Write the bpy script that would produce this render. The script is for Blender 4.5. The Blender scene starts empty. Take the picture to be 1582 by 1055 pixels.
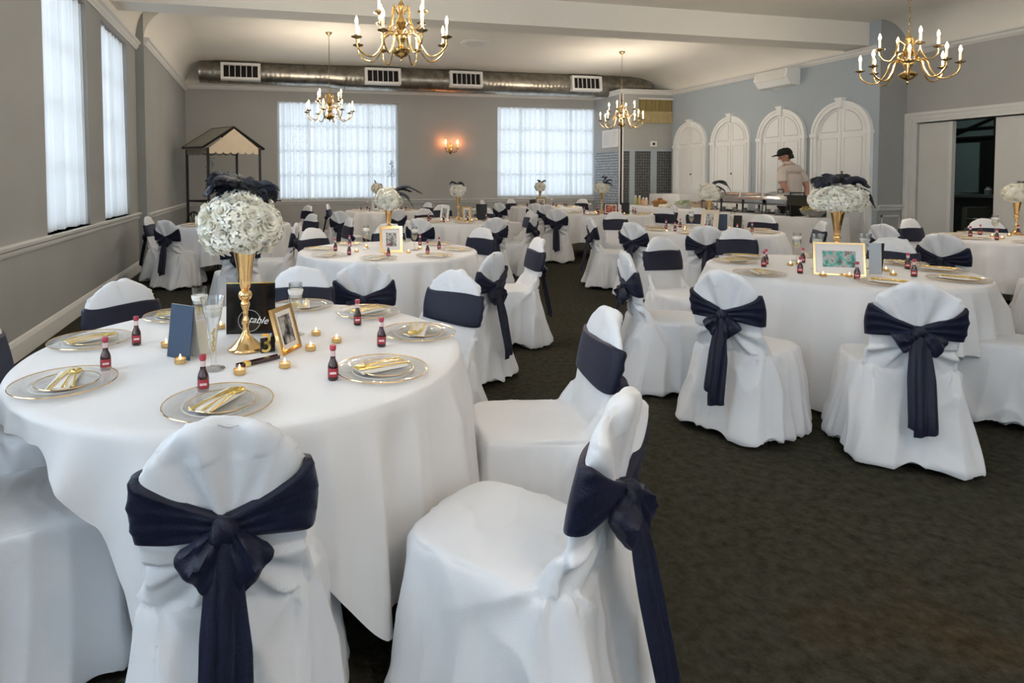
CHAND_E, LW_E, LV_E, FW_E, BW_E, SKY_E, EXPO = 22., 125., 16., 33., 80., 1.0, 0.05
import bpy, bmesh, math, random
from mathutils import Vector, Matrix, noise
PI = math.pi
C = bpy.context.scene.collection
random.seed(7)

# ------------------------------------------------------------------ materials
def mat(name, col, rough=.6, metal=0., spec=.5, noise_amt=0., noise_scale=8., bump=0., bump_scale=60., col2=None,
        sheen=0., emit=None, emit_s=0., alpha=1., coat=0., stretch=None, sss=0.):
    m = bpy.data.materials.new(name); m.use_nodes = True
    nt = m.node_tree; b = nt.nodes['Principled BSDF']
    b.inputs['Base Color'].default_value = (*col, 1)
    b.inputs['Roughness'].default_value = rough
    b.inputs['Metallic'].default_value = metal
    b.inputs['Specular IOR Level'].default_value = spec
    b.inputs['Sheen Weight'].default_value = sheen
    b.inputs['Coat Weight'].default_value = coat
    b.inputs['Alpha'].default_value = alpha
    if emit: b.inputs['Emission Color'].default_value = (*emit, 1); b.inputs['Emission Strength'].default_value = emit_s
    tc = nt.nodes.new('ShaderNodeTexCoord'); mp = nt.nodes.new('ShaderNodeMapping')
    nt.links.new(tc.outputs['Object'], mp.inputs['Vector'])
    if stretch: mp.inputs['Scale'].default_value = stretch
    if noise_amt or col2:
        n = nt.nodes.new('ShaderNodeTexNoise'); n.inputs['Scale'].default_value = noise_scale; n.inputs['Detail'].default_value = 5
        nt.links.new(mp.outputs[0], n.inputs['Vector'])
        r = nt.nodes.new('ShaderNodeValToRGB'); r.color_ramp.elements[0].position = .32; r.color_ramp.elements[1].position = .68
        c2 = col2 or tuple(max(0, c * (1 - noise_amt)) for c in col)
        r.color_ramp.elements[0].color = (*c2, 1); r.color_ramp.elements[1].color = (*col, 1)
        nt.links.new(n.outputs[0], r.inputs[0]); nt.links.new(r.outputs[0], b.inputs['Base Color'])
    if bump:
        n2 = nt.nodes.new('ShaderNodeTexNoise'); n2.inputs['Scale'].default_value = bump_scale; n2.inputs['Detail'].default_value = 4
        nt.links.new(mp.outputs[0], n2.inputs['Vector'])
        bp = nt.nodes.new('ShaderNodeBump'); bp.inputs['Strength'].default_value = bump; bp.inputs['Distance'].default_value = .01
        nt.links.new(n2.outputs[0], bp.inputs['Height']); nt.links.new(bp.outputs[0], b.inputs['Normal'])
    return m

def glassy(name, tint=(1, 1, 1), refl=.12, edge=.75, white=0.):
    m = bpy.data.materials.new(name); m.use_nodes = True; nt = m.node_tree; nt.nodes.clear()
    o = nt.nodes.new('ShaderNodeOutputMaterial'); mx = nt.nodes.new('ShaderNodeMixShader')
    t = nt.nodes.new('ShaderNodeBsdfTransparent'); t.inputs[0].default_value = (*tint, 1)
    g = nt.nodes.new('ShaderNodeBsdfGlossy'); g.inputs['Roughness'].default_value = .04
    f = nt.nodes.new('ShaderNodeLayerWeight'); f.inputs['Blend'].default_value = .35
    mt = nt.nodes.new('ShaderNodeMath'); mt.operation = 'MULTIPLY_ADD'; mt.inputs[1].default_value = edge; mt.inputs[2].default_value = refl
    nt.links.new(f.outputs['Facing'], mt.inputs[0]); nt.links.new(mt.outputs[0], mx.inputs[0])
    nt.links.new(t.outputs[0], mx.inputs[1]); nt.links.new(g.outputs[0], mx.inputs[2])
    if white:
        m3 = nt.nodes.new('ShaderNodeMixShader'); d = nt.nodes.new('ShaderNodeBsdfDiffuse'); d.inputs[0].default_value = (.85, .84, .80, 1); m3.inputs[0].default_value = white
        nt.links.new(mx.outputs[0], m3.inputs[1]); nt.links.new(d.outputs[0], m3.inputs[2]); nt.links.new(m3.outputs[0], o.inputs[0])
    else: nt.links.new(mx.outputs[0], o.inputs[0])
    return m

def sheer(name, col, transp, em=0.):
    m = bpy.data.materials.new(name); m.use_nodes = True; nt = m.node_tree; nt.nodes.clear()
    o = nt.nodes.new('ShaderNodeOutputMaterial'); mx = nt.nodes.new('ShaderNodeMixShader'); mx2 = nt.nodes.new('ShaderNodeMixShader')
    t = nt.nodes.new('ShaderNodeBsdfTransparent'); d = nt.nodes.new('ShaderNodeBsdfDiffuse'); tr = nt.nodes.new('ShaderNodeBsdfTranslucent')
    for s in (d, tr): s.inputs[0].default_value = (*col, 1)
    mx2.inputs[0].default_value = .6; nt.links.new(d.outputs[0], mx2.inputs[1]); nt.links.new(tr.outputs[0], mx2.inputs[2])
    # a sheer cloth is denser where it is seen edge-on in its folds
    f = nt.nodes.new('ShaderNodeLayerWeight'); f.inputs['Blend'].default_value = .5
    mt = nt.nodes.new('ShaderNodeMapRange'); mt.inputs['To Min'].default_value = 1 - transp; mt.inputs['To Max'].default_value = 1.
    nt.links.new(f.outputs['Facing'], mt.inputs[0]); nt.links.new(mt.outputs[0], mx.inputs[0])
    nt.links.new(t.outputs[0], mx.inputs[1]); nt.links.new(mx2.outputs[0], mx.inputs[2]); nt.links.new(mx.outputs[0], o.inputs[0])
    return m

M = {}
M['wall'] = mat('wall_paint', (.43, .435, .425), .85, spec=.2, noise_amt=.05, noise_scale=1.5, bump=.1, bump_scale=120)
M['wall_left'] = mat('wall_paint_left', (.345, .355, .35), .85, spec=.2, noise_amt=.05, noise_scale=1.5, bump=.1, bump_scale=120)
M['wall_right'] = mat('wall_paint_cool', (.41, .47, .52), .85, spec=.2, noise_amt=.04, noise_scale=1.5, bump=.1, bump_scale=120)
M['ceiling'] = mat('ceiling_plaster', (.82, .80, .74), .9, spec=.1, noise_amt=.05, noise_scale=.8, bump=.08, bump_scale=40)
M['trim'] = mat('trim_paint', (.72, .72, .70), .5, noise_amt=.05, noise_scale=3)
M['rail'] = mat('rail_paint', (.60, .61, .60), .5, noise_amt=.05, noise_scale=3)
M['white_door'] = mat('door_paint', (.86, .88, .88), .5, noise_amt=.03, noise_scale=2)
M['cream_door'] = mat('cream_door_paint', (.66, .66, .63), .6, noise_amt=.05, noise_scale=2)
M['cloth'] = mat('chair_cover_cloth', (.75, .76, .785), .58, spec=.3, sheen=.25, noise_amt=.03, noise_scale=6, bump=.12, bump_scale=300)
M['tcloth'] = mat('table_linen', (.76, .755, .76), .6, spec=.35, sheen=.25, noise_amt=.03, noise_scale=4, bump=.1, bump_scale=400)
M['navy'] = mat('navy_sash_cloth', (.008, .0105, .030), .42, spec=.3, sheen=.10, noise_amt=.3, noise_scale=14, bump=.25, bump_scale=200)
M['navy'].node_tree.nodes['Principled BSDF'].inputs['Sheen Tint'].default_value = (.25, .3, .6, 1)
M['feather'] = mat('navy_feather', (.006, .012, .035), .6, sheen=.3, noise_amt=.4, noise_scale=40)
M['brass'] = mat('brass', (.62, .42, .16), .22, 1., noise_amt=.3, noise_scale=25)
M['dkbrass'] = mat('dark_brass', (.32, .24, .13), .3, 1., noise_amt=.3, noise_scale=25)
M['gold'] = mat('gold', (.93, .63, .30), .14, 1.)
M['cutgold'] = mat('gold_cutlery', (.95, .72, .22), .2, 1.)
M['candle'] = mat('candle_sleeve', (.85, .75, .52), .5, emit=(1, .7, .3), emit_s=.25)
M['bulb'] = mat('lit_bulb', (1, .8, .5), .3, emit=(1., .66, .28), emit_s=26.)
M['flame'] = mat('candle_flame', (1, .7, .3), .3, emit=(1., .62, .22), emit_s=10.)
M['wax'] = mat('wax', (.85, .78, .62), .5, emit=(1, .7, .35), emit_s=.25)
M['wwax'] = mat('white_wax', (.86, .85, .80), .5)
M['tin'] = mat('tealight_cup', (.72, .48, .20), .3, 1.)
M['glass'] = glassy('clear_glass', (.96, .97, .97), .06)
M['plate'] = glassy('clear_plastic', (.95, .95, .95), .05, .22, .14)
M['pane'] = glassy('window_glass', (.97, .98, 1.), .03)
M['napkin'] = mat('paper_napkin', (.80, .78, .75), .8, bump=.1, bump_scale=200)
M['sauce'] = mat('dark_red_liquid', (.03, .002, .003), .08, spec=.6, coat=.6)
M['red'] = mat('red_label', (.34, .02, .035), .4)
M['cap'] = mat('red_cap', (.42, .04, .07), .35)
M['capband'] = mat('neck_label', (.72, .55, .56), .4)
M['black'] = mat('black_metal', (.012, .012, .013), .4, spec=.4)
M['blackboard'] = mat('black_board', (.004, .004, .005), .12, spec=.5)
M['steel'] = mat('steel', (.62, .63, .64), .18, 1., noise_amt=.25, noise_scale=12)
M['duct'] = mat('galvanised_duct', (.46, .43, .38), .33, 1., noise_amt=.45, noise_scale=6, bump=.5, bump_scale=9)
M['greymetal'] = mat('grey_leg', (.25, .25, .26), .4, .8)
M['petal'] = mat('cream_petal', (.92, .90, .80), .6, noise_amt=.05, noise_scale=18)
M['petal'].node_tree.nodes['Principled BSDF'].inputs['Subsurface Weight'].default_value = .5
M['petal'].node_tree.nodes['Principled BSDF'].inputs['Subsurface Radius'].default_value = (.02, .018, .014)
M['leaf'] = mat('green_leaf', (.10, .20, .05), .5, noise_amt=.4, noise_scale=12)
M['darkleaf'] = mat('dark_vine', (.02, .03, .012), .6)
M['curtain'] = sheer('sheer_curtain', (.90, .95, .99), .13)
M['navycard'] = mat('navy_card', (.035, .065, .12), .6, noise_amt=.15, noise_scale=10)
M['greycard'] = mat('grey_card', (.42, .47, .52), .6)
M['cardback'] = mat('cream_card', (.62, .60, .52), .7)
M['white'] = mat('white_paint', (.82, .82, .80), .6)
M['matboard'] = mat('mat_board', (.78, .74, .72), .8)
M['cream'] = mat('cream_fabric', (.68, .58, .44), .8, noise_amt=.08, noise_scale=6)
M['greyroof'] = mat('grey_fabric', (.36, .35, .30), .8, noise_amt=.08, noise_scale=6)
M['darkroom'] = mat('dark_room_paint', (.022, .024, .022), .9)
M['dark_green'] = mat('dark_green_paint', (.16, .21, .20), .9)
M['skin'] = mat('skin', (.52, .26, .18), .55, noise_amt=.15, noise_scale=12)
M['shirt'] = mat('white_shirt', (.66, .58, .53), .8, noise_amt=.06, noise_scale=5, bump=.4, bump_scale=14)
M['trousers'] = mat('dark_trousers', (.02, .02, .025), .8)
M['hair'] = mat('dark_hair', (.015, .011, .009), .7, bump=.6, bump_scale=70)
M['capcloth'] = mat('black_cap_cloth', (.006, .006, .007), .8)
M['carpet'] = None

def carpet():
    m = bpy.data.materials.new('carpet'); m.use_nodes = True; nt = m.node_tree; b = nt.nodes['Principled BSDF']
    b.inputs['Roughness'].default_value = .95; b.inputs['Specular IOR Level'].default_value = .1
    tc = nt.nodes.new('ShaderNodeTexCoord')
    n = nt.nodes.new('ShaderNodeTexNoise'); n.inputs['Scale'].default_value = 22; n.inputs['Detail'].default_value = 9; n.inputs['Roughness'].default_value = .7
    n2 = nt.nodes.new('ShaderNodeTexNoise'); n2.inputs['Scale'].default_value = 1.1; n2.inputs['Detail'].default_value = 3
    for k in (n, n2): nt.links.new(tc.outputs['Object'], k.inputs['Vector'])
    r = nt.nodes.new('ShaderNodeValToRGB'); r.color_ramp.elements[0].position = .3; r.color_ramp.elements[1].position = .7
    r.color_ramp.elements[0].color = (.014, .014, .009, 1); r.color_ramp.elements[1].color = (.062, .060, .044, 1)
    r2 = nt.nodes.new('ShaderNodeValToRGB'); r2.color_ramp.elements[0].position = .58; r2.color_ramp.elements[1].position = .70
    r2.color_ramp.elements[0].color = (1, 1, 1, 1); r2.color_ramp.elements[1].color = (1.25, .92, .78, 1)
    mx = nt.nodes.new('ShaderNodeMix'); mx.data_type = 'RGBA'; mx.blend_type = 'MULTIPLY'; mx.inputs[0].default_value = 1
    nt.links.new(n.outputs[0], r.inputs[0]); nt.links.new(n2.outputs[0], r2.inputs[0])
    nt.links.new(r.outputs[0], mx.inputs[6]); nt.links.new(r2.outputs[0], mx.inputs[7]); nt.links.new(mx.outputs[2], b.inputs['Base Color'])
    n3 = nt.nodes.new('ShaderNodeTexNoise'); n3.inputs['Scale'].default_value = 45; n3.inputs['Detail'].default_value = 6
    nt.links.new(tc.outputs['Object'], n3.inputs['Vector'])
    bp = nt.nodes.new('ShaderNodeBump'); bp.inputs['Strength'].default_value = .8; bp.inputs['Distance'].default_value = .02
    nt.links.new(n3.outputs[0], bp.inputs['Height']); nt.links.new(bp.outputs[0], b.inputs['Normal'])
    return m
M['carpet'] = carpet()

def pattern_mat(name, ca, cb, scale):
    m = bpy.data.materials.new(name); m.use_nodes = True; nt = m.node_tree; b = nt.nodes['Principled BSDF']; b.inputs['Roughness'].default_value = .7
    tc = nt.nodes.new('ShaderNodeTexCoord'); v = nt.nodes.new('ShaderNodeTexVoronoi'); v.inputs['Scale'].default_value = scale; v.inputs['Randomness'].default_value = .15
    nt.links.new(tc.outputs['Object'], v.inputs['Vector'])
    r = nt.nodes.new('ShaderNodeValToRGB'); r.color_ramp.interpolation = 'CONSTANT'
    e = r.color_ramp.elements; e[0].position = 0; e[0].color = (*ca, 1); e[1].position = .3; e[1].color = (*cb, 1)
    x = e.new(.52); x.color = (*ca, 1)
    nt.links.new(v.outputs['Distance'], r.inputs[0]); nt.links.new(r.outputs[0], b.inputs['Base Color'])
    return m
M['lattice_dark'] = pattern_mat('patterned_panel_dark', (.16, .17, .17), (.045, .05, .055), 14)
M['lattice_light'] = pattern_mat('patterned_panel_light', (.48, .52, .55), (.16, .19, .22), 14)

def photo_mat(name, cols, scale):
    m = bpy.data.materials.new(name); m.use_nodes = True; nt = m.node_tree; b = nt.nodes['Principled BSDF']; b.inputs['Roughness'].default_value = .25
    tc = nt.nodes.new('ShaderNodeTexCoord'); n = nt.nodes.new('ShaderNodeTexNoise'); n.inputs['Scale'].default_value = scale; n.inputs['Detail'].default_value = 2
    nt.links.new(tc.outputs['Object'], n.inputs['Vector'])
    r = nt.nodes.new('ShaderNodeValToRGB'); r.color_ramp.interpolation = 'EASE'; e = r.color_ramp.elements
    k = len(cols); e[0].color = (*cols[0], 1); e[0].position = .33; e[1].color = (*cols[-1], 1); e[1].position = .66
    for i in range(1, k - 1):
        q = e.new(.33 + .33 * i / (k - 1)); q.color = (*cols[i], 1)
    nt.links.new(n.outputs[0], r.inputs[0]); nt.links.new(r.outputs[0], b.inputs['Base Color'])
    return m
M['photo_bw'] = photo_mat('monochrome_photo', [(.02, .02, .02), (.15, .14, .13), (.45, .43, .4), (.08, .08, .08)], 22)
M['photo_col'] = photo_mat('colour_photo', [(.10, .05, .05), (.05, .35, .28), (.45, .42, .40), (.16, .14, .13), (.5, .3, .25)], 18)
M['photo_red'] = photo_mat('red_print', [(.10, .01, .01), (.35, .03, .02), (.6, .3, .2), (.12, .01, .01)], 26)

# ------------------------------------------------------------------ mesh builder
class MB:
    def __init__(s): s.v = []; s.f = []; s.m = []; s.mi = 0
    def add(s, vs, fs, xf=None):
        b = len(s.v)
        if xf is not None: vs = [xf @ Vector(p) for p in vs]
        s.v += [tuple(p) for p in vs]; s.f += [tuple(b + i for i in f) for f in fs]; s.m += [s.mi] * len(fs)
        return s
    def box(s, x0, x1, y0, y1, z0, z1, xf=None):
        vs = [(x, y, z) for x in (x0, x1) for y in (y0, y1) for z in (z0, z1)]
        return s.add(vs, [(0, 1, 3, 2), (4, 6, 7, 5), (0, 4, 5, 1), (2, 3, 7, 6), (0, 2, 6, 4), (1, 5, 7, 3)], xf)
    def lathe(s, prof, n=20, xf=None, cap=True, ang=2 * PI):
        vs = []; fs = []; k = len(prof); full = abs(ang - 2 * PI) < 1e-6; c = n if full else n + 1
        for i in range(c):
            a = ang * i / n
            for r, z in prof: vs.append((r * math.cos(a), r * math.sin(a), z))
        for i in range(n):
            j = (i + 1) % c
            for t in range(k - 1): fs.append((i * k + t, j * k + t, j * k + t + 1, i * k + t + 1))
        if cap and full:
            if prof[0][0] > 1e-5: fs.append(tuple(i * k for i in range(n))[::-1])
            if prof[-1][0] > 1e-5: fs.append(tuple(i * k + k - 1 for i in range(n)))
        return s.add(vs, fs, xf)
    def tube(s, pts, r, n=8, xf=None, closed=False, flat=1.):
        pts = [Vector(p) for p in pts]; k = len(pts); rr = r if isinstance(r, (list, tuple)) else [r] * k
        vs = []; fs = []; up = None
        for i, p in enumerate(pts):
            a = pts[i - 1] if (i > 0 or closed) else p; b = pts[(i + 1) % k] if (i < k - 1 or closed) else p
            t = (b - a).normalized()
            if up is None: up = Vector((0, 0, 1)) if abs(t.z) < .9 else Vector((1, 0, 0))
            x = t.cross(up).normalized(); y = x.cross(t).normalized(); up = y
            for j in range(n):
                q = 2 * PI * j / n; vs.append(p + x * (rr[i] * math.cos(q)) + y * (rr[i] * flat * math.sin(q)))
        for i in range(k if closed else k - 1):
            i2 = (i + 1) % k
            for j in range(n): fs.append((i * n + j, i * n + (j + 1) % n, i2 * n + (j + 1) % n, i2 * n + j))
        if not closed: fs.append(tuple(range(n))[::-1]); fs.append(tuple((k - 1) * n + j for j in range(n)))
        return s.add(vs, fs, xf)
    def sphere(s, c, r, n=12, m=8, xf=None):
        rx, ry, rz = r if isinstance(r, (list, tuple)) else (r, r, r)
        vs = [(c[0], c[1], c[2] - rz)]
        for j in range(1, m):
            t = -PI / 2 + PI * j / m
            for i in range(n): a = 2 * PI * i / n; vs.append((c[0] + rx * math.cos(t) * math.cos(a), c[1] + ry * math.cos(t) * math.sin(a), c[2] + rz * math.sin(t)))
        vs.append((c[0], c[1], c[2] + rz)); fs = []
        for i in range(n): fs.append((0, 1 + (i + 1) % n, 1 + i))
        for j in range(m - 2):
            for i in range(n): a = 1 + j * n; fs.append((a + i, a + (i + 1) % n, a + n + (i + 1) % n, a + n + i))
        a = 1 + (m - 2) * n
        for i in range(n): fs.append((a + i, a + (i + 1) % n, len(vs) - 1))
        return s.add(vs, fs, xf)
    def grid(s, rows, xf=None, wrap=False):
        k = len(rows[0]); vs = [p for r in rows for p in r]; fs = []
        for i in range(len(rows) - 1):
            for j in range(k if wrap else k - 1):
                j2 = (j + 1) % k; fs.append((i * k + j, i * k + j2, (i + 1) * k + j2, (i + 1) * k + j))
        return s.add(vs, fs, xf)
    def prism(s, poly, y0, y1, xf=None):
        """poly in (x,z), extruded from y0 to y1"""
        n = len(poly); vs = [(x, y0, z) for x, z in poly] + [(x, y1, z) for x, z in poly]
        fs = [tuple(range(n)), tuple(range(n, 2 * n))[::-1]] + [(i, n + i, n + (i + 1) % n, (i + 1) % n) for i in range(n)]
        return s.add(vs, fs, xf)
    def mesh(s, name, mats, smooth=None, merge=False):
        me = bpy.data.meshes.new(name); me.from_pydata(s.v, [], s.f)
        bm = bmesh.new(); bm.from_mesh(me)
        if merge: bmesh.ops.remove_doubles(bm, verts=bm.verts, dist=1e-5)
        bmesh.ops.recalc_face_normals(bm, faces=bm.faces); bm.to_mesh(me); bm.free()
        for x in (mats if isinstance(mats, (list, tuple)) else [mats]): me.materials.append(x)
        if len(s.m) == len(me.polygons):
            me.polygons.foreach_set('material_index', s.m)
        if smooth is not None:
            me.polygons.foreach_set('use_smooth', [True] * len(me.polygons))
            if smooth < 179: me.set_sharp_from_angle(angle=math.radians(smooth))
        me.update(); return me
    def build(s, name, mats, parent=None, smooth=40, loc=None, merge=False):
        return obj(name, s.mesh(name, mats, smooth, merge), parent, loc)

def obj(name, me, parent=None, loc=None, rz=0):
    o = bpy.data.objects.new(name, me); C.objects.link(o)
    if parent: o.parent = parent
    if loc is not None: o.location = loc
    if rz: o.rotation_euler.z = rz
    return o
def tag(o, label, cat, group=None, kind=None):
    if label: o['label'] = label
    if cat: o['category'] = cat
    if group: o['group'] = group
    if kind: o['kind'] = kind
    return o
def thing(name, label, cat, loc=(0, 0, 0), rz=0, group=None):
    o = bpy.data.objects.new(name, None); C.objects.link(o); o.location = loc; o.rotation_euler = (0, 0, rz); o.empty_display_size = .1
    return tag(o, label, cat, group)
def struct(name, mb, m, parent=None, smooth=None, label=None):
    o = mb.build(name, m, parent, smooth)
    if not parent: o['kind'] = 'structure'
    if label: o['label'] = label
    return o
def sroot(name):
    o = bpy.data.objects.new(name, None); C.objects.link(o); o['kind'] = 'structure'; return o
def dup(root, loc, rz=None, label=None, group=None, cat=None):
    kids = {}
    for o in bpy.data.objects: pass
    r = root.copy(); C.objects.link(r); r.location = loc
    if rz is not None: r.rotation_euler = (0, 0, rz)
    if label: r['label'] = label
    if group: r['group'] = group
    for ch in KIDS.get(root.name, []):
        c = ch.copy(); C.objects.link(c); c.parent = r
        for g in KIDS.get(ch.name, []):
            d = g.copy(); C.objects.link(d); d.parent = c
    return r
KIDS = {}
def dup(root, loc, rz=None, label=None, group=None):
    if root.name not in KIDS: KIDS[root.name] = [(c, list(c.children)) for c in root.children]
    r = root.copy(); C.objects.link(r); r.location = loc
    if rz is not None: r.rotation_euler = (0, 0, rz)
    if label: r['label'] = label
    if group: r['group'] = group
    for ch, gs in KIDS[root.name]:
        c = ch.copy(); C.objects.link(c); c.parent = r
        for g in gs:
            d = g.copy(); C.objects.link(d); d.parent = c
    return r
def T(x=0, y=0, z=0): return Matrix.Translation((x, y, z))
def RZ(a): return Matrix.Rotation(a, 4, 'Z')
def RX(a): return Matrix.Rotation(a, 4, 'X')
def RY(a): return Matrix.Rotation(a, 4, 'Y')
def SC(x, y, z): return Matrix.Diagonal((x, y, z, 1))
def remeshed(me, voxel, smooth_it=3):
    o = bpy.data.objects.new('tmp', me); C.objects.link(o)
    r = o.modifiers.new('r', 'REMESH'); r.mode = 'VOXEL'; r.voxel_size = voxel
    if smooth_it:
        q = o.modifiers.new('s', 'SMOOTH'); q.iterations = smooth_it; q.factor = .5
    dg = bpy.context.evaluated_depsgraph_get(); dg.update()
    out = bpy.data.meshes.new_from_object(o.evaluated_get(dg)); bpy.data.objects.remove(o)
    return out

# ------------------------------------------------------------------ the room
XL, XL2, YS, YF, XR, YJ, XD, YB, ZC = -1.92, -1.80, 9.95, 14.8, 10.3, 8.13, 10.9, -4.0, 4.1
struct('floor', MB().box(-2.3, 16., YB - .2, YF + .3, -.1, 0), M['carpet'])
# ceiling slab
struct('ceiling', MB().box(-2.4, 16., YB - .3, YF + .4, ZC, ZC + .15), M['ceiling'])

def wall_with_holes(name, axis, pos, thick, a0, a1, holes, z1, m):
    """wall along Y (axis 'x', at x=pos) or along X (axis 'y'); thick is signed, away from the room. holes (a,b,z0,z1)"""
    mb = MB(); lo, hi = min(pos, pos + thick), max(pos, pos + thick)
    def bx(p, q, z0, zz):
        if q - p < 1e-4 or zz - z0 < 1e-4: return
        mb.box(lo, hi, p, q, z0, zz) if axis == 'x' else mb.box(p, q, lo, hi, z0, zz)
    c = a0
    for (p, q, h0, h1) in sorted(holes):
        bx(c, p, 0, z1); bx(p, q, 0, h0); bx(p, q, h1, z1); c = q
    bx(c, a1, 0, z1)
    return struct(name, mb, m)
ZS, ZT = .92, 3.37
LW = [(-2.9, -1.6), (-1.0, .3), (.95, 2.25), (3.1, 4.4), (5.97, 7.33), (7.97, 9.32)]  # the near ones, out of view, are added for daylight
FW = [(.30, 3.31), (5.99, 8.90)]
BW = [(-1.0, 2.0), (3.2, 6.2), (7.2, 10.2)]  # unseen windows added to bring daylight from behind the camera
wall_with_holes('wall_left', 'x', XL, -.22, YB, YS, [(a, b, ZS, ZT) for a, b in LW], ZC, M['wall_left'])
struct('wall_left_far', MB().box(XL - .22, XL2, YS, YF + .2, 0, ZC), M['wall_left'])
wall_with_holes('wall_far', 'y', YF, .22, XL2, XR + .2, [(a, b, ZS, 3.33) for a, b in FW], ZC, M['wall'])
wall_with_holes('wall_back', 'y', YB, -.22, XL - .2, XD + .2, [(a, b, ZS, ZT) for a, b in BW], ZC, M['wall'])
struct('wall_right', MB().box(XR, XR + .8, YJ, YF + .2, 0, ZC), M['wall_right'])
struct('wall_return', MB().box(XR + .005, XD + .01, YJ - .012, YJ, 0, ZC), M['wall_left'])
DY0, DY1, DZ = 4.4, 7.94, 2.33
wall_with_holes('wall_right_near', 'x', XD, .2, YB, YJ, [(DY0, DY1, 0, DZ)], ZC, M['wall'])

# ceiling beam
struct('ceiling_beam', MB().box(XL, XD, 8.33, 8.78, 3.70, ZC), M['ceiling'])
# coves
def cove(name, p0, p1, nrm, r, z0, m):
    """quarter-round from the wall line p0->p1 up to the ceiling, nrm points into the room"""
    mb = MB(); rows = []
    for p in (p0, p1):
        row = []
        for i in range(13):
            a = PI / 2 * i / 12
            d = r * (1 - math.cos(a)); h = (ZC - z0) * math.sin(a)
            row.append((p[0] + nrm[0] * d, p[1] + nrm[1] * d, z0 + h))
        row.append((p[0], p[1], ZC)); rows.append(row)
    n = 14; fs = [(i, (i + 1) % n, n + (i + 1) % n, n + i) for i in range(n)] + [tuple(range(n)), tuple(range(n, 2 * n))[::-1]]
    mb.add(rows[0] + rows[1], fs)
    return struct(name, mb, m, smooth=30)
CZ = 3.56
cove('ceiling_cove_left', (XL2, YS, 0), (XL2, YF, 0), (1, 0), .55, CZ, M['ceiling'])
cove('ceiling_cove_near', (XL, YB, 0), (XL, YS, 0), (1, 0), .28, 3.50, M['ceiling'])
cove('ceiling_cove_far', (XL2, YF, 0), (XR, YF, 0), (0, -1), .42, CZ + .06, M['ceiling'])
cove('ceiling_cove_right', (XR, 8.78, 0), (XR, YF, 0), (-1, 0), .95, CZ + .02, M['ceiling'])
cove('ceiling_cove_front', (XD, YB, 0), (XD, YJ, 0), (-1, 0), .6, CZ + .02, M['ceiling'])

def profile_run(name, p0, p1, nrm, prof, z, m):
    """moulding: prof = [(out, dz)...] closed polygon swept along a wall line"""
    rows = [[(p[0] + nrm[0] * o, p[1] + nrm[1] * o, z + dz) for o, dz in prof] for p in (p0, p1)]
    n = len(prof); fs = [(i, (i + 1) % n, n + (i + 1) % n, n + i) for i in range(n)] + [tuple(range(n)), tuple(range(n, 2 * n))[::-1]]
    return struct(name, MB().add(rows[0] + rows[1], fs), m)
CR = [(0, 0), (.02, 0), (.03, .02), (.05, .04), (.055, .07), (.085, .09), (.085, .115), (0, .115)]
profile_run('trim_1', (XL, YB), (XL, YS), (1, 0), CR, 3.42, M['trim'])
profile_run('trim_2', (XL2, YS), (XL2, YF), (1, 0), CR, 3.50, M['trim'])
profile_run('trim_3', (XL2, YF), (8.83, YF), (0, -1), CR, 3.56, M['trim'])
profile_run('trim_4', (XR, YJ), (XR, YF), (-1, 0), CR, 3.55, M['trim'])
profile_run('trim_5', (XD, YB), (XD, YJ), (-1, 0), CR, 3.50, M['trim'])
RL = [(0, 0), (.012, 0), (.02, .02), (.022, .045), (.045, .06), (.05, .085), (.03, .1), (0, .1)]
profile_run('trim_6', (XL, YB), (XL, YS), (1, 0), RL, .82, M['rail'])
profile_run('trim_7', (XL2, YS), (XL2, YF), (1, 0), RL, .80, M['rail'])
profile_run('trim_8', (XL2, YF), (8.83, YF), (0, -1), RL, .80, M['rail'])
profile_run('trim_9', (XR, YJ), (XR, 8.19), (-1, 0), RL, .82, M['rail'])
profile_run('trim_10', (XR, YJ - .012), (XD - .03, YJ - .012), (0, -1), RL, .82, M['rail'])
BS = [(0, 0), (.025, 0), (.025, .13), (.015, .16), (0, .17)]
profile_run('baseboard_left', (XL, YB), (XL, YS), (1, 0), BS, 0, M['trim'])
profile_run('baseboard_left_far', (XL2, YS), (XL2, YF), (1, 0), BS, 0, M['trim'])
profile_run('baseboard_far', (XL2, YF), (8.83, YF), (0, -1), BS, 0, M['trim'])
profile_run('baseboard_right', (XR, YJ), (XR, YF), (-1, 0), BS, 0, M['trim'])
# wainscot mouldings on the return wall and under the rail
def rect_mould(name, pts_fn, u0, u1, z0, z1, w=.03, m=None, par=None):
    mb = MB()
    for (a, b, c, d) in ((u0, u1, z0, z0 + w), (u0, u1, z1 - w, z1), (u0, u0 + w, z0, z1), (u1 - w, u1, z0, z1)): pts_fn(mb, a, b, c, d)
    return struct(name, mb, m or M['rail'], par)

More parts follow.
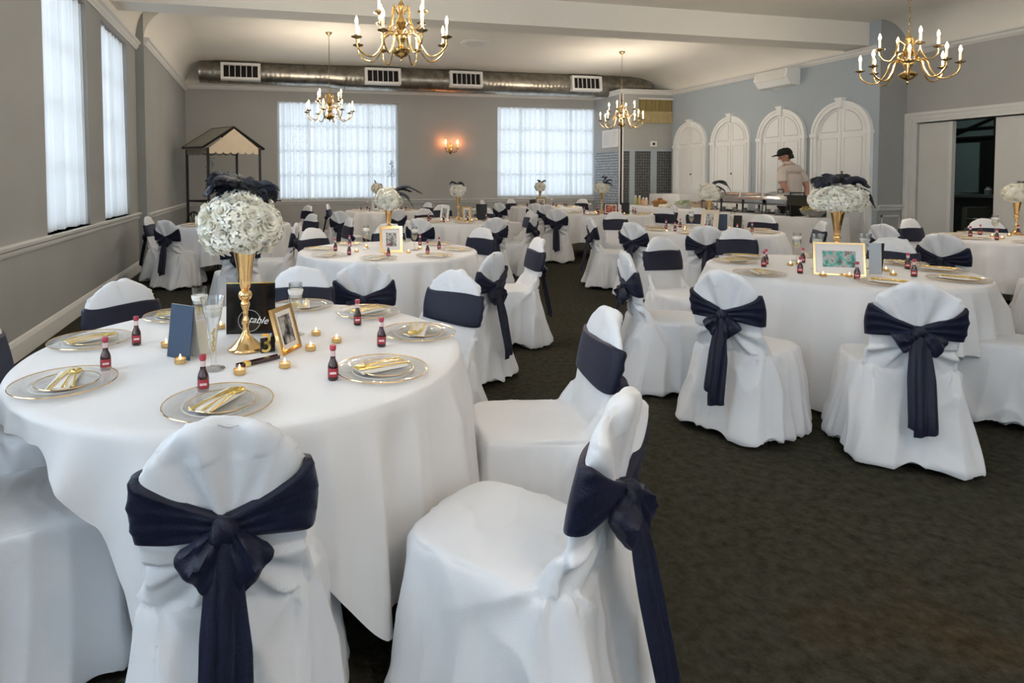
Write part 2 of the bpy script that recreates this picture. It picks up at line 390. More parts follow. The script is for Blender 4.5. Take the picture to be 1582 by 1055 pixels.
# windows: frame, glass, muntins; the curtains are things of their own
def window(idx, axis, pos, out, a, b, z0, z1):
    """out = signed depth of the wall"""
    r = sroot('window_%d' % idx); s = 1 if out > 0 else -1
    def bx(mb, p, q, d0, d1, c, d):
        lo, hi = sorted((pos + s * d0, pos + s * d1))
        mb.box(lo, hi, p, q, c, d) if axis == 'x' else mb.box(p, q, lo, hi, c, d)
    f = MB()
    for (p, q, c, d) in ((a, a + .05, z0, z1), (b - .05, b, z0, z1), (a + .05, b - .05, z0, z0 + .05), (a + .05, b - .05, z1 - .05, z1)): bx(f, p, q, .11, .2, c, d)
    mu = MB(); nx = 2 if b - a < 2 else 4
    for i in range(1, nx): x = a + (b - a) * i / nx; bx(mu, x - .018, x + .018, .13, .17, z0 + .05, z1 - .05)
    for k in (1, 2, 3): z = z0 + (z1 - z0) * k / 4; bx(mu, a + .05, b - .05, .135, .165, z - .018, z + .018)
    fo = f.build('window_frame', M['white'], r, None); mu.build('muntin', M['white'], fo, None)
    g = MB(); bx(g, a + .03, b - .03, .148, .152, z0 + .03, z1 - .03); g.build('window_glass', M['pane'], r, None)
    st = MB(); bx(st, a - .02, b + .02, -.035, .11, z0 - .03, z0); st.build('window_sill', M['rail'], r, None)
    return r
def curtain(axis, pos, out, a, b, z0, z1, label, seed):
    rnd = random.Random(seed); n = int((b - a) * 110); rows = [[], [], []]
    s = 1 if out > 0 else -1; ph = [rnd.uniform(0, 6) for _ in range(5)]
    zz = [z1, (z0 + z1) / 2, z0]
    for i in range(n + 1):
        t = a + (b - a) * i / n
        d = .045 * math.sin(t * 41 + ph[0] + 1.3 * math.sin(t * 5 + ph[1])) + .012 * math.sin(t * 83 + ph[2]) + .01 * math.sin(t * 19 + ph[3])
        for k in range(3):
            q = pos + s * (.075 + d * (.8 + .2 * k))
            rows[k].append((q, t, zz[k]) if axis == 'x' else (t, q, zz[k]))
    c = MB().grid(rows).build('sheer_curtain', M['curtain'], None, 180)
    tag(c, label, 'curtain', None)
    rod = MB(); r0 = (pos + s * .06, a - .0, z1 - .01) if axis == 'x' else (a, pos + s * .06, z1 - .01)
    r1 = (pos + s * .06, b, z1 - .01) if axis == 'x' else (b, pos + s * .06, z1 - .01)
    rod.tube([r0, r1], .012, 8).build('curtain_rod', M['white'], c)
wi = 0
ln = {5: 'white sheer curtain in the tall left-wall window farthest from the camera', 4: 'white sheer curtain in the tall left-wall window at the edge of the photo'}
for i, (a, b) in enumerate(LW):
    wi += 1; window(wi, 'x', XL, -.22, a, b, ZS, ZT)
    curtain('x', XL, -.22, a + .005, b - .005, ZS + .01, ZT - .01, ln.get(i, 'white sheer curtain in an added left-wall window beside the camera, %s from the corner' % ['first', 'second', 'third', 'fourth'][min(i, 3)]), i)
for i, (a, b) in enumerate(FW):
    wi += 1; window(wi, 'y', YF, .22, a, b, ZS, 3.33)
    curtain('y', YF, .22, a + .005, b - .005, ZS + .01, 3.32, ['white sheer curtain in the wide far window left of the wall sconce', 'white sheer curtain in the wide far window right of the wall sconce'][i], 20 + i)
for i, (a, b) in enumerate(BW):
    wi += 1; window(wi, 'y', YB, -.22, a, b, ZS, ZT)
    curtain('y', YB, -.22, a + .005, b - .005, ZS + .01, ZT - .01, 'white sheer curtain in the %s window added in the unseen wall behind the camera' % ['left', 'middle', 'right'][i], 30 + i)

# boxed corner at the far right, with patterned panels
struct('wall_corner_box', MB().box(8.83, XR, 13.5, YF, 0, 3.62), M['wall'])
profile_run('trim_11', (8.80, 13.5), (XR, 13.5), (0, -1), CR, 3.55, M['trim'])
profile_run('trim_12', (8.83, 13.46), (8.83, YF), (-1, 0), CR, 3.55, M['trim'])
struct('trim_13', MB().box(8.80, 8.87, 13.47, 13.5, 0, 3.55).box(8.8, 8.83, 13.47, 13.56, 0, 3.55), M['white'])
r = sroot('wall_panel_front')
MB().box(8.9, 9.05, 13.485, 13.5, .1, 2.1).box(9.22, 9.66, 13.485, 13.5, .1, 2.1).box(9.86, 10.28, 13.485, 13.5, .1, 2.1).build('patterned_panel', M['lattice_dark'], r, None)
MB().box(8.87, XR, 13.475, 13.5, 2.1, 2.15).box(9.06, 9.21, 13.478, 13.5, .1, 2.1).box(9.67, 9.85, 13.478, 13.5, .1, 2.1).build('panel_frame', M['wall_right'], r, None)
r = sroot('wall_panel_side')
MB().box(8.815, 8.83, 13.62, 14.7, .1, 2.1).build('patterned_panel', M['lattice_light'], r, None)
t = thing('wall_vent', 'white slatted vent grille on the side of the boxed corner', 'vent', (8.83, 14.0, 2.45))
MB().box(-.02, 0, -.36, .36, -.23, .23).build('frame', M['white'], t, None)
g = MB()
for k in range(7): g.box(-.03, -.02, -.30 + k * .09, -.26 + k * .09, -.18, .18)
g.build('slat', M['trim'], t, None)
t = thing('bamboo_blind', 'tan slatted blind rolled over an opening in the boxed corner', 'blind', (9.8, 13.5, 3.12))
bl = mat('bamboo', (.36, .27, .10), .6, noise_amt=.55, noise_scale=6, stretch=(9, 1, .3)); bl2 = mat('pale_bamboo', (.50, .40, .20), .6, noise_amt=.2, noise_scale=8)
MB().box(-.48, .48, -.03, 0, 0, .30).build('slats', bl, t, None); MB().box(-.48, .48, -.045, 0, -.30, 0).build('lower_slats', bl2, t, None)
MB().box(-.5, .5, -.05, 0, .30, .34).build('headrail', M['trim'], t, None)
t = thing('thermostat', 'small white thermostat with a dark screen on the boxed corner', 'thermostat', (9.75, 13.5, 2.22))
MB().box(-.09, .09, -.03, 0, 0, .14).build('body', M['white'], t, None); MB().box(-.035, .035, -.034, -.03, .04, .10).build('screen', M['black'], t, None)

# arched cupboard doors in the right wall
def arch_pts(hw, zs, h, n=20):
    return [(hw * math.cos(PI * i / n), zs + h * math.sin(PI * i / n)) for i in range(n + 1)]
def arched_door(idx, yc, hw, ztop, label):
    r = sroot('door_%d' % idx); r.location = (XR, yc, 0); r.rotation_euler = (0, 0, -PI / 2)   # local x along the wall, local -y into the room
    r['label'] = label
    zs = ztop - hw * 1.02; iw = hw - .10; ih = iw * 1.02
    def ring(w0, w1, y0, y1, nm, m):
        o = [(-w0, 0)] + [(x, z) for x, z in arch_pts(w0, zs, w0 * 1.02)][::-1] + [(w0, 0)]
        i_ = [(-w1, 0)] + [(x, z) for x, z in arch_pts(w1, zs, w1 * 1.02)][::-1] + [(w1, 0)]
        vs = []; 
        for (x, z), (a, b) in zip(o, i_): vs += [(x, y0, z), (a, y0, b), (x, y1, z), (a, y1, b)]
        fs = []
        for k in range(len(o) - 1):
            A = 4 * k; B = A + 4
            fs += [(A, B, B + 1, A + 1), (A + 2, A + 3, B + 3, B + 2), (A, A + 2, B + 2, B), (A + 1, B + 1, B + 3, A + 3)]
        MB().add(vs, fs).build(nm, m, r, None)
    ring(hw, hw - .045, -.07, 0, 'casing', M['white_door']); ring(hw - .045, hw - .085, -.05, 0, 'casing_step', M['white_door']); ring(hw - .085, hw - .115, -.065, 0, 'casing_bead', M['white_door'])
    for s in (-1, 1):
        k = MB().box(min(s * hw, s * (hw - .115)) - .015, max(s * hw, s * (hw - .115)) + .015, -.085, 0, zs - .035, zs + .03); k.build('impost', M['white_door'], r, None)
    MB().prism([(-.045, ztop - .13), (.045, ztop - .13), (.065, ztop + .03), (-.065, ztop + .03)], -.10, 0).box(-.075, .075, -.115, 0, ztop + .03, ztop + .055).build('keystone', M['white_door'], r, None)
    w = hw - .115
    for s in (-1, 1):
        q = [(0.004 * s, .02)] + [(x, z) for x, z in arch_pts(w, zs, w * 1.02, 24) if x * s > .004]
        q = sorted(q[1:], key=lambda p: -p[1]) ; q = [(0.004 * s, .02), (.004 * s, zs + w * 1.02)] + q + [(w * s, .02)]
        leaf = MB().prism(q, -.02, 0).build('door_leaf', M['white_door'], r, None)
        # recessed panels: raised beads around each panel
        a, b = .07, w - .07
        def bead(poly):
            pts = [(x * s, -.022, z) for x, z in poly]
            MB().tube(pts, .009, 4, closed=True).build('panel_bead', M['trim'], leaf, None)
        for z0, z1 in ((.15, 1.02), (1.12, zs - .08)): bead([(a, z0), (b, z0), (b, z1), (a, z1)])
        top = [(a, zs + .04), (b, zs + .04)] + [(b * math.cos(t_), zs + .04 + (b) * math.sin(t_)) for t_ in [PI / 2 * k / 8 * .85 for k in range(1, 9)] if b * math.cos(t_) > a]
        top.append((a, zs + .03 + b * .98)); bead(top)
        for z in (.5, zs - .1): MB().box(s * (w - .01) - .008, s * (w - .01) + .008, -.03, -.018, z, z + .07).build('hinge', M['trim'], leaf, None)
    MB().sphere((.05, -.045, 1.50), .022).build('knob', M['dkbrass'], r)
arched_door(1, 12.78, .58, 2.80, 'arched white double cupboard door farthest from the camera')
arched_door(2, 11.46, .58, 2.80, 'arched white double cupboard door second from the far corner')
arched_door(3, 10.10, .58, 2.80, 'arched white double cupboard door behind the person')
arched_door(4, 8.80, .585, 2.80, 'arched white double cupboard door nearest the sliding doors')
# panelled dado below the arches' right side
for k, (y0, y1) in enumerate(((8.19, 8.2),)):
    pass
rect_mould('trim_14', lambda mb, a, b, c, d: mb.box(a, b, YJ - .022, YJ - .012, c, d), XR + .08, XD - .1, .22, .74)

# loudspeaker on the right wall
t = thing('wall_speaker', 'white wedge-shaped loudspeaker high on the right wall', 'speaker', (XR, 10.1, 3.42), 0)
MB().prism([(0, .17), (-.30, .14), (-.34, -.02), (-.22, -.17), (0, -.19)], -.40, .40).build('cabinet', M['white_door'], t, None)
MB().box(-.345, -.30, -.34, .34, -.05, .12).build('grille', M['trim'], t, None)
MB().box(-.02, 0, .05, .2, -.2, .2).build('bracket', M['trim'], t, None)

# wide sliding door opening at right, dark room beyond
r = sroot('door_5'); r['label'] = 'wide cased opening with pale sliding door panels, one pushed open'
def cas(y0, y1, z0, z1):
    mb = MB()
    for w0, w1, d in ((0, .06, .05), (.06, .12, .035), (.12, .17, .055)): pass
    return mb
f = MB()
for o0, o1, d in ((0, .05, .03), (.05, .12, .045), (.12, .17, .06)):
    f.box(XD - d, XD, DY1 + o0, DY1 + o1, 0, DZ + o1); f.box(XD - d, XD, DY0 - o1, DY0 - o0, 0, DZ + o1); f.box(XD - d, XD, DY0 - o0, DY1 + o0, DZ + o0, DZ + o1)
f.build('casing', M['trim'], r, None)
MB().box(XD + .05, XD + .09, 7.47, DY1, 0.01, DZ - .02).build('sliding_panel', M['cream_door'], r, None)
MB().box(XD + .03, XD + .11, 7.42, 7.47, 0.01, DZ - .02).build('panel_edge', M['trim'], r, None)
MB().box(XD + .05, XD + .09, DY0, 6.84, 0.01, DZ - .02).build('sliding_panel', M['cream_door'], r, None)
# next room
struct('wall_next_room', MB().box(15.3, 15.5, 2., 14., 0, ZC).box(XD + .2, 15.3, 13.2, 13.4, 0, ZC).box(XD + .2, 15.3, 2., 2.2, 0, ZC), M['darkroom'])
t = sroot('window_20'); t['label'] = 'dark timber screen with pale panes seen through the door opening'
MB().box(15.18, 15.3, 8.6, 12., .1, 2.7).build('window_frame', M['black'], t, None)
MB().box(15.15, 15.18, 9.75, 10.25, .9, 2.15).build('window_glass', mat('dim_pane', (.20, .27, .26), .5), t, None)
MB().box(15.15, 15.18, 10.45, 11.15, 1.5, 2.1).build('window_glass', M['dark_green'], t, None)
MB().box(15.14, 15.18, 9.5, 11.4, 2.25, 2.65).build('window_glass', M['dark_green'], t, None)
b = MB()
for p, q in (((15.12, 9.5, 2.65), (15.12, 10.45, 2.25)), ((15.12, 11.4, 2.65), (15.12, 10.45, 2.25)), ((15.12, 9.5, 2.25), (15.12, 11.4, 2.25)), ((15.12, 9.5, 2.45), (15.12, 11.4, 2.45))): b.tube([p, q], .035, 4)
b.build('window_brace', M['black'], t, None)
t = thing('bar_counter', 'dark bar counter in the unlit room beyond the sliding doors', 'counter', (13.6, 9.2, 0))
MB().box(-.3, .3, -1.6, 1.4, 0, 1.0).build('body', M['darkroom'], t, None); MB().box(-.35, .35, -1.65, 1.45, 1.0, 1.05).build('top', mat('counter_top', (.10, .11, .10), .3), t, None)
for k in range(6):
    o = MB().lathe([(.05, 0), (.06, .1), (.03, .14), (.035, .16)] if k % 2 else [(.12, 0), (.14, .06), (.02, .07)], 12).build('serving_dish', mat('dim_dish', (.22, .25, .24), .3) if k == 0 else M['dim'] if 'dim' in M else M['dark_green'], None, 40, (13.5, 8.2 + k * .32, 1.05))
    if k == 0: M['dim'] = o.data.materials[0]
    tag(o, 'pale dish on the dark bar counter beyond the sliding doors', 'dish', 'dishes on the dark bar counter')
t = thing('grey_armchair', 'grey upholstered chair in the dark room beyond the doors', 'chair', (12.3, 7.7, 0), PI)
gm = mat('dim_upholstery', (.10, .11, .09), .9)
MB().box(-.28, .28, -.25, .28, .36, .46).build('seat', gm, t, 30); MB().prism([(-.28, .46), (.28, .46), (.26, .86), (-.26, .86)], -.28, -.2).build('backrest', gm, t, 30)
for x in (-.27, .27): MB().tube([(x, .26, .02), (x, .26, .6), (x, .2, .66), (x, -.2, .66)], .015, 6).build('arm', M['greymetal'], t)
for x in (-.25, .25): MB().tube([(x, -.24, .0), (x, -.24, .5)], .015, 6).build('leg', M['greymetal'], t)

# round duct under the ceiling with supply grilles
t = thing('air_duct', 'round galvanised spiral air duct along the far wall', 'duct', (0, 14.16, 3.82))
def ductrun(x0, x1, r0, r1, zoff0=0, zoff1=0):
    n = max(2, int((x1 - x0) / .035)); pts = []; rr = []
    for i in range(n + 1):
        k = i / n; pts.append((x0 + (x1 - x0) * k, 0, zoff0 + (zoff1 - zoff0) * k)); rr.append(r0 + (r1 - r0) * k + (.006 if i % 3 == 0 else 0))
    return MB().tube(pts, rr, 28)
ductrun(-1.40, 1.45, .235, .235, .02, .02).build('duct_section', M['duct'], t, 60)
ductrun(1.45, 1.85, .235, .275, .02, 0).build('reducer', M['duct'], t, 60)
ductrun(1.85, 9.0, .275, .275).build('duct_section', M['duct'], t, 60)
ductrun(9.0, 10.0, .275, .24, 0, .02).build('elbow', M['duct'], t, 60)
for hx in (.9, 1.4): MB().tube([(hx, 0, .2), (hx, 0, .29)], .01, 6).build('hanger', M['greymetal'], t)
for k, (x0, x1) in enumerate(((-.93, -.07), (2.30, 3.16), (4.38, 5.21), (7.62, 8.46))):
    g = thing('duct_grille', 'white framed dark supply grille on the round duct, %s from the left' % ['first', 'second', 'third', 'fourth'][k], 'vent', ((x0 + x1) / 2, 13.885 if k == 0 else 13.83, 3.84), 0, None)
    g.rotation_euler = (math.radians(-6), 0, 0); w = (x1 - x0) / 2
    MB().box(-w, w, -.02, .12, .135, .19).box(-w, w, -.02, .12, -.19, -.135).box(-w, -w + .06, -.02, .12, -.135, .135).box(w - .06, w, -.02, .12, -.135, .135).build('frame', M['white'], g, None)
    MB().box(-w + .06, w - .06, .03, .04, -.135, .135).build('opening', M['blackboard'], g, None)
    s = MB()
    for i in range(1, 6): x = -w + .06 + (2 * w - .12) * i / 6; s.box(x - .008, x + .008, 0, .03, -.135, .135)
    s.build('vane', M['trim'], g, None)
t = thing('ceiling_disc', 'flat round ceiling diffuser between the beam and the duct', 'vent', (4.07, 11.2, 4.1))
MB().lathe([(0, -.05), (.17, -.05), (.2, -.03), (.2, 0)], 28).build('disc', M['trim'], t)
MB().lathe([(.2, -.02), (.3, -.02), (.3, 0), (.2, 0)], 28, cap=False).build('ring', M['white'], t)

# ------------------------------------------------------------------ chandeliers
def arc_arm(r, z0, zlow, z1, n=16):
    """S-shaped arm in the local xz plane from the body out to the drip pan"""
    P = [(.035, z0), (.09, z0 + .05), (r * .36, z0 + .02), (r * .45, (z0 + zlow) / 2), (r * .62, zlow), (r * .82, zlow + .005), (r * .98, (zlow + z1) * .5), (r, z1)]
    out = []
    for i in range(len(P) - 1):
        p0 = P[max(0, i - 1)]; p1 = P[i]; p2 = P[i + 1]; p3 = P[min(len(P) - 1, i + 2)]
        for k in range(4):
            t = k / 4
            q = [.5 * ((2 * p1[j]) + (-p0[j] + p2[j]) * t + (2 * p0[j] - 5 * p1[j] + 4 * p2[j] - p3[j]) * t * t + (-p0[j] + 3 * p1[j] - 3 * p2[j] + p3[j]) * t ** 3) for j in (0, 1)]
            out.append((q[0], 0, q[1]))
    out.append((P[-1][0], 0, P[-1][1])); return out
def make_chandelier(label, loc, chain_top):
    t = thing('brass_chandelier', label, 'chandelier', loc, 0, None)     # local z=0 at the bottom finial
    MB().lathe([(0, 0), (.012, .01), (.008, .03), (.02, .04), (.05, .05), (.085, .08), (.09, .105), (.06, .125), (.03, .14), (.028, .17), (.045, .2), (.05, .23), (.035, .26), (.022, .29),
                (.04, .32), (.055, .35), (.04, .385), (.02, .41), (.018, .47), (.03, .5), (.022, .53), (.01, .55), (.006, .57)], 20).build('body', M['brass'], t)
    MB().tube([(.03 * math.cos(a), 0, .60 + .03 * math.sin(a)) for a in [2 * PI * k / 14 for k in range(14)]], .005, 6, closed=True).build('ring', M['dkbrass'], t)
    ch = MB(); z = .63; k = 0
    while z < chain_top - loc[2] - .05:
        pts = [(.011 * math.cos(a), 0, .02 * math.sin(a)) for a in [2 * PI * q / 8 for q in range(8)]]
        ch.tube(pts, .003, 4, T(0, 0, z + .015) @ RZ(PI / 2 * (k % 2)), closed=True); z += .031; k += 1
    ch.build('chain', M['dkbrass'], t)
    h = chain_top - loc[2]
    MB().lathe([(0, h - .07), (.012, h - .065), (.03, h - .04), (.06, h - .015), (.062, h), (0, h)], 16).build('ceiling_canopy', M['dkbrass'], t)
    lower = MB().tube(arc_arm(.43, .22, .035, .17), .0085, 8).mesh('arm', M['brass'], 60)
    upper = MB().tube(arc_arm(.27, .44, .27, .38), .0075, 8).mesh('arm_upper', M['brass'], 60)
    scroll = MB().tube([(.03, 0, .30), (.08, 0, .34), (.12, 0, .30), (.10, 0, .25), (.07, 0, .27)], .005, 6).mesh('scroll', M['brass'], 60)
    pan = MB().lathe([(0, -.01), (.012, 0), (.045, .012), (.05, .02), (.02, .018), (.018, .035), (.014, .04)], 14).mesh('drip_pan', M['dkbrass'], 40)
    can = MB().lathe([(.011, .035), (.011, .12), (.006, .125)], 10).mesh('candle_sleeve', M['candle'], 40)
    bul = MB().lathe([(.005, .122), (.013, .14), (.015, .155), (.010, .178), (.002, .20)], 10).mesh('bulb', M['bulb'], 180)
    for tier, n, me, r, z1, off in ((0, 8, lower, .43, .17, .2), (1, 4, upper, .27, .38, .55)):
        for i in range(n):
            a = obj('arm', me, t, (0, 0, 0), 2 * PI * i / n + off)
            for nm, q in (('drip_pan', pan), ('candle_sleeve', can), ('bulb', bul)): obj(nm, q, a, (r, 0, z1))
    for i in range(4): obj('scroll', scroll, t, (0, 0, 0), 2 * PI * i / 4 + .9)
    return t
ch0 = make_chandelier('large lit brass chandelier nearest the camera, cut by the top edge', (1.22, 5.32, 2.47), ZC)
CH_POS = [(1.22, 5.32, 2.47)]
for x, y, z, l in ((1.17, 11.03, 2.47, 'lit brass chandelier hanging before the wide window left of the sconce'),
                   (7.42, 11.35, 2.46, 'lit brass chandelier hanging before the boxed corner at the far right'),
                   (7.05, 5.25, 2.45, 'lit brass chandelier in front of the right wall above the sliding doors'),
                   (1.2, -.6, 2.45, 'brass chandelier added unseen behind the camera for fill light, left one'), (7.2, -.6, 2.45, 'brass chandelier added unseen behind the camera for fill light, right one')):  # unseen pair added behind the camera to help light the room
    c = dup(ch0, (x, y, z), random.uniform(0, .7), l); CH_POS.append((x, y, z))
def point(name, loc, e, col, r=.03):
    l = bpy.data.lights.new(name, 'POINT'); l.energy = e; l.color = col; l.shadow_soft_size = r
    o = bpy.data.objects.new(name, l); C.objects.link(o); o.location = loc; return o
for k, (x, y, z) in enumerate(CH_POS):
    for i in range(4):
        a = PI / 4 + PI / 2 * i
        point('chandelier_light', (x + .42 * math.cos(a), y + .42 * math.sin(a), z + .36), CHAND_E, (1., .86, .70), .03)

# wall sconce
t = thing('wall_sconce', 'two-light brass wall sconce glowing orange between the far windows', 'wall lamp', (4.69, YF, 2.05))
MB().lathe([(0, 0), (.02, .01), (.05, .08), (.06, .14), (.04, .2), (.02, .28), (.0, .31)], 14, SC(1, .45, 1)).build('backplate', M['brass'], t)
for s in (-1, 1):
    a = MB().tube([(0, -.02, .1), (s * .06, -.07, .05), (s * .13, -.09, .07), (s * .16, -.1, .15)], .009, 6).build('arm', M['brass'], t)
    MB().lathe([(0, -.01), (.04, .01), (.045, .02), (.015, .02)], 12, T(s * .16, -.1, .15)).build('drip_pan', M['dkbrass'], a)
    MB().lathe([(.012, .02), (.012, .12), (.006, .125)], 10, T(s * .16, -.1, .15)).build('candle_sleeve', M['candle'], a)
    MB().lathe([(.006, .12), (.016, .15), (.018, .165), (.012, .19), (.002, .22)], 10, T(s * .16, -.1, .15)).build('bulb', M['bulb'], a, 180)
    point('sconce_light', (4.69 + s * .17, YF - .13, 2.36), 3.2, (1., .22, .04), .02)

# ------------------------------------------------------------------ flower cart by the far left corner
t = thing('flower_cart', 'black framed market cart with a scalloped cream canopy in the far left corner', 'cart', (0, 0, 0))
FL, FR, BL, BR = Vector((-1.07, 12.1, 0)), Vector((-.10, 12.3, 0)), Vector((-1.55, 12.9, 0)), Vector((-.58, 13.1, 0))
for p in (FL, FR, BL, BR): MB().box(-.025, .025, -.025, .025, .0, 2.04, T(*p)).build('post', M['black'], t, None)
e1, e2 = (FR - FL).normalized(), (BL - FL).normalized()
def edge(mb, a, b, r=.02): mb.tube([a, b], r, 4)
o = .09
A, B = FL - e1 * o, FR + e1 * o; A2, B2 = BL - e1 * o, BR + e1 * o
up = lambda p, z: Vector((p.x, p.y, z))
AF, AB = up((FL + FR) / 2, 2.45), up((BL + BR) / 2, 2.47)
fr = MB()
for p, q in ((up(A, 2.05), AF), (up(B, 2.03), AF), (up(A2, 2.07), AB), (up(B2, 2.05), AB), (up(A, 2.05), up(A2, 2.07)), (up(B, 2.03), up(B2, 2.05)), (AF, AB)): edge(fr, p, q)
fr.build('roof_frame', M['black'], t, None)
roof = MB(); th = Vector((0, 0, .008))
for p, q in ((A, A2), (B, B2)):
    a = [up(p, 2.055), up(q, 2.075), AB + th, AF + th]; roof.add(a + [x + th for x in a], [(0, 1, 2, 3), (4, 5, 6, 7), (0, 1, 5, 4), (1, 2, 6, 5), (2, 3, 7, 6), (3, 0, 4, 7)])
roof.build('canopy', M['greyroof'], t, None)
def scallop(P, Q, apex, m, nm, n=7, z=2.0):
    w = (Q - P).length; d = (Q - P).normalized(); poly = []
    for i in range(n):
        for k in range(7):
            a = PI * k / 6; poly.append((w * (i + .5 - .5 * math.cos(a)) / n, z - .06 * math.sin(a) - .0))
    if apex: poly += [(w, z + .04), (w / 2, 2.42), (0, z + .04)]
    else: poly += [(w, z + .06), (0, z + .06)]
    ang = math.atan2(d.y, d.x)
    MB().prism(poly, -.012, -.004, T(P.x, P.y, 0) @ RZ(ang)).build(nm, m, t, None)
scallop(FL, FR, True, M['cream'], 'valance', 7, 1.98); scallop(BL, FL, False, M['greyroof'], 'valance', 5, 1.98); scallop(BL, BR, False, M['greyroof'], 'valance', 7, 1.98)
mid = MB()
for p, q in ((FL, FR), (FL, BL), (BL, BR), (FR, BR)): edge(mid, up(p, .99), up(q, .99), .018); edge(mid, up(p, .45), up(q, .45), .018)
mid.build('rail', M['black'], t, None)
MB().tube([up(FR, .99), up(FR, .99) + e1 * .42], .016, 6).build('handle', M['black'], t)
wl = MB()
wc = (FL + BL) / 2; wd = (BL - FL).normalized()
wl.tube([Vector((wc.x, wc.y, .42)) + wd * (.36 * math.cos(a)) + Vector((0, 0, .36 * math.sin(a))) - e1 * .08 for a in [2 * PI * k / 24 for k in range(24)]], .02, 6, closed=True)
for k in range(8):
    a = PI * k / 8
    wl.tube([Vector((wc.x, wc.y, .42)) - e1 * .08 + (wd * math.cos(a) + Vector((0, 0, math.sin(a)))) * s for s in (-.36, .36)], .009, 4)
wl.build('wheel', M['black'], t)
vine = MB()
rv = random.Random(3)
for k in range(150):
    z = rv.uniform(.9, 2.0); p = Vector((FL.x + rv.uniform(-.05, .1), FL.y + rv.uniform(-.07, .05), z)); a = rv.uniform(0, 6.28); l = rv.uniform(.03, .06)
    d = Vector((math.cos(a), math.sin(a), rv.uniform(-.8, .8))) * l; s = Vector((-math.sin(a), math.cos(a), 0)) * .012
    vine.add([p, p + d * .5 + s, p + d, p + d * .5 - s], [(0, 1, 2, 3)])
tag(vine.build('artificial_vine', M['darkleaf'], None, None), 'dark leafy vine twined around the cart\'s front left post', 'vine')
# blue delphinium against the window
dl = MB(); rv = random.Random(5)
for k in range(170):
    z = rv.uniform(0, 1.); a = rv.uniform(0, 6.28); r = .10 * (1.05 - z) * math.sqrt(rv.random()) + .01
    p = Vector((r * math.cos(a), r * math.sin(a), .88 + z * .42)); d = Vector((math.cos(a), math.sin(a), rv.uniform(-.5, .5))) * .03; s = Vector((-math.sin(a), math.cos(a), .2)) * .012
    dl.add([p, p + d + s, p + d * 1.5, p + d - s], [(0, 1, 2, 3)])
dl.tube([(0, 0, .0), (0, 0, 1.3)], .006, 6)
tag(dl.build('blue_branch', mat('blue_blossom', (.10, .20, .34), .7), None, None, (3.02, 14.3, .58)), 'tall blue blossom branch in front of the far left window', 'flowers')
pp = thing('plant_stand', 'slim dark stand under the blue branch by the far window', 'stand', (3.02, 14.3, 0))
MB().lathe([(.14, 0), (.14, .02), (.02, .04), (.02, .54), (.10, .56), (.10, .58), (0, .58)], 16).build('stand_body', M['black'], pp)

# ------------------------------------------------------------------ buffet along the right wall
def cloth_box(name, x0, x1, y0, y1, z, label, cat, m, seed=0, z0=.03):
    rnd = random.Random(seed); mb = MB(); per = []
    def side(ax, ay, bx_, by, nx, ny):
        L = math.hypot(bx_ - ax, by - ay); n = max(3, int(L / .06))
        for i in range(n): k = i / n; per.append((ax + (bx_ - ax) * k, ay + (by - ay) * k, nx, ny, L * k))
    side(x0, y0, x1, y0, 0, -1); side(x1, y0, x1, y1, 1, 0); side(x1, y1, x0, y1, 0, 1); side(x0, y1, x0, y0, -1, 0)
    rows = []
    for j, t_ in enumerate((0, .02, .2, .5, .8, 1.)):
        row = []
        for (x, y, nx, ny, s) in per:
            d = (.004 + .03 * t_) * math.sin(s * 17 + seed + math.sin(s * 3)) * min(1, t_ * 3) + .02 * t_ + (.008 if j > 0 else 0)
            row.append((x + nx * d, y + ny * d, z - (z - z0) * t_))
        rows.append(row)
    mb.grid(rows, wrap=True); mb.add([p for p in rows[0]], [tuple(range(len(per)))])
    o = mb.build(name, m, None, 50); tag(o, label, cat); return o
BX0, BX1 = 8.50, 9.25
for k, (y0, y1) in enumerate(((7.75, 9.75), (9.75, 11.75), (11.75, 13.3))):
    t = thing('folding_table', 'folding buffet table under white cloth, %s along the right wall' % ['nearest', 'middle', 'farthest'][k], 'table', ((BX0 + BX1) / 2, (y0 + y1) / 2, 0))
    MB().box(-.35, .35, -(y1 - y0) / 2 + .02, (y1 - y0) / 2 - .02, .70, .735).build('tabletop', M['trim'], t, None)
    for s in (-1, 1): MB().tube([(-.3, s * .7, .7), (-.3, s * .7, 0)], .014, 6).tube([(.3, s * .7, .7), (.3, s * .7, 0)], .014, 6).tube([(-.3, s * .7, .3), (.3, s * .7, .3)], .012, 6).build('leg_frame', M['greymetal'], t)
cloth_box('buffet_cloth', BX0, BX1, 7.75, 13.3, .745, 'long white cloth covering the buffet tables along the right wall', 'tablecloth', M['tcloth'], 1)
cloth_box('side_cloth', 9.45, 10.15, 12.1, 13.2, 1.02, 'white cloth draped over a stand behind the bread basket', 'tablecloth', M['tcloth'], 2)
ZB = .7465
# squeeze bottles
for k, (y, h, c) in enumerate(((13.05, .24, (.42, .50, .16)), (12.85, .24, (.60, .42, .20)), (12.66, .2, (.62, .40, .28)), (12.5, .2, (.68, .50, .34)))):
    t = thing('dressing_bottle', ['tall green dressing bottle at the far end of the buffet', 'tall pale orange dressing bottle beside the green one', 'short tan dressing bottle third from the buffet end', 'short cream dressing bottle nearest the bread basket'][k], 'bottle', (8.95 - .03 * k, y, ZB), 0, None)
    MB().lathe([(.035, 0), (.04, .01), (.04, h * .6), (.025, h * .8)], 14).build('body', mat('dressing', c, .4), t); MB().lathe([(.026, h * .8), (.02, h), (0, h)], 12).build('cap', M['white'], t)
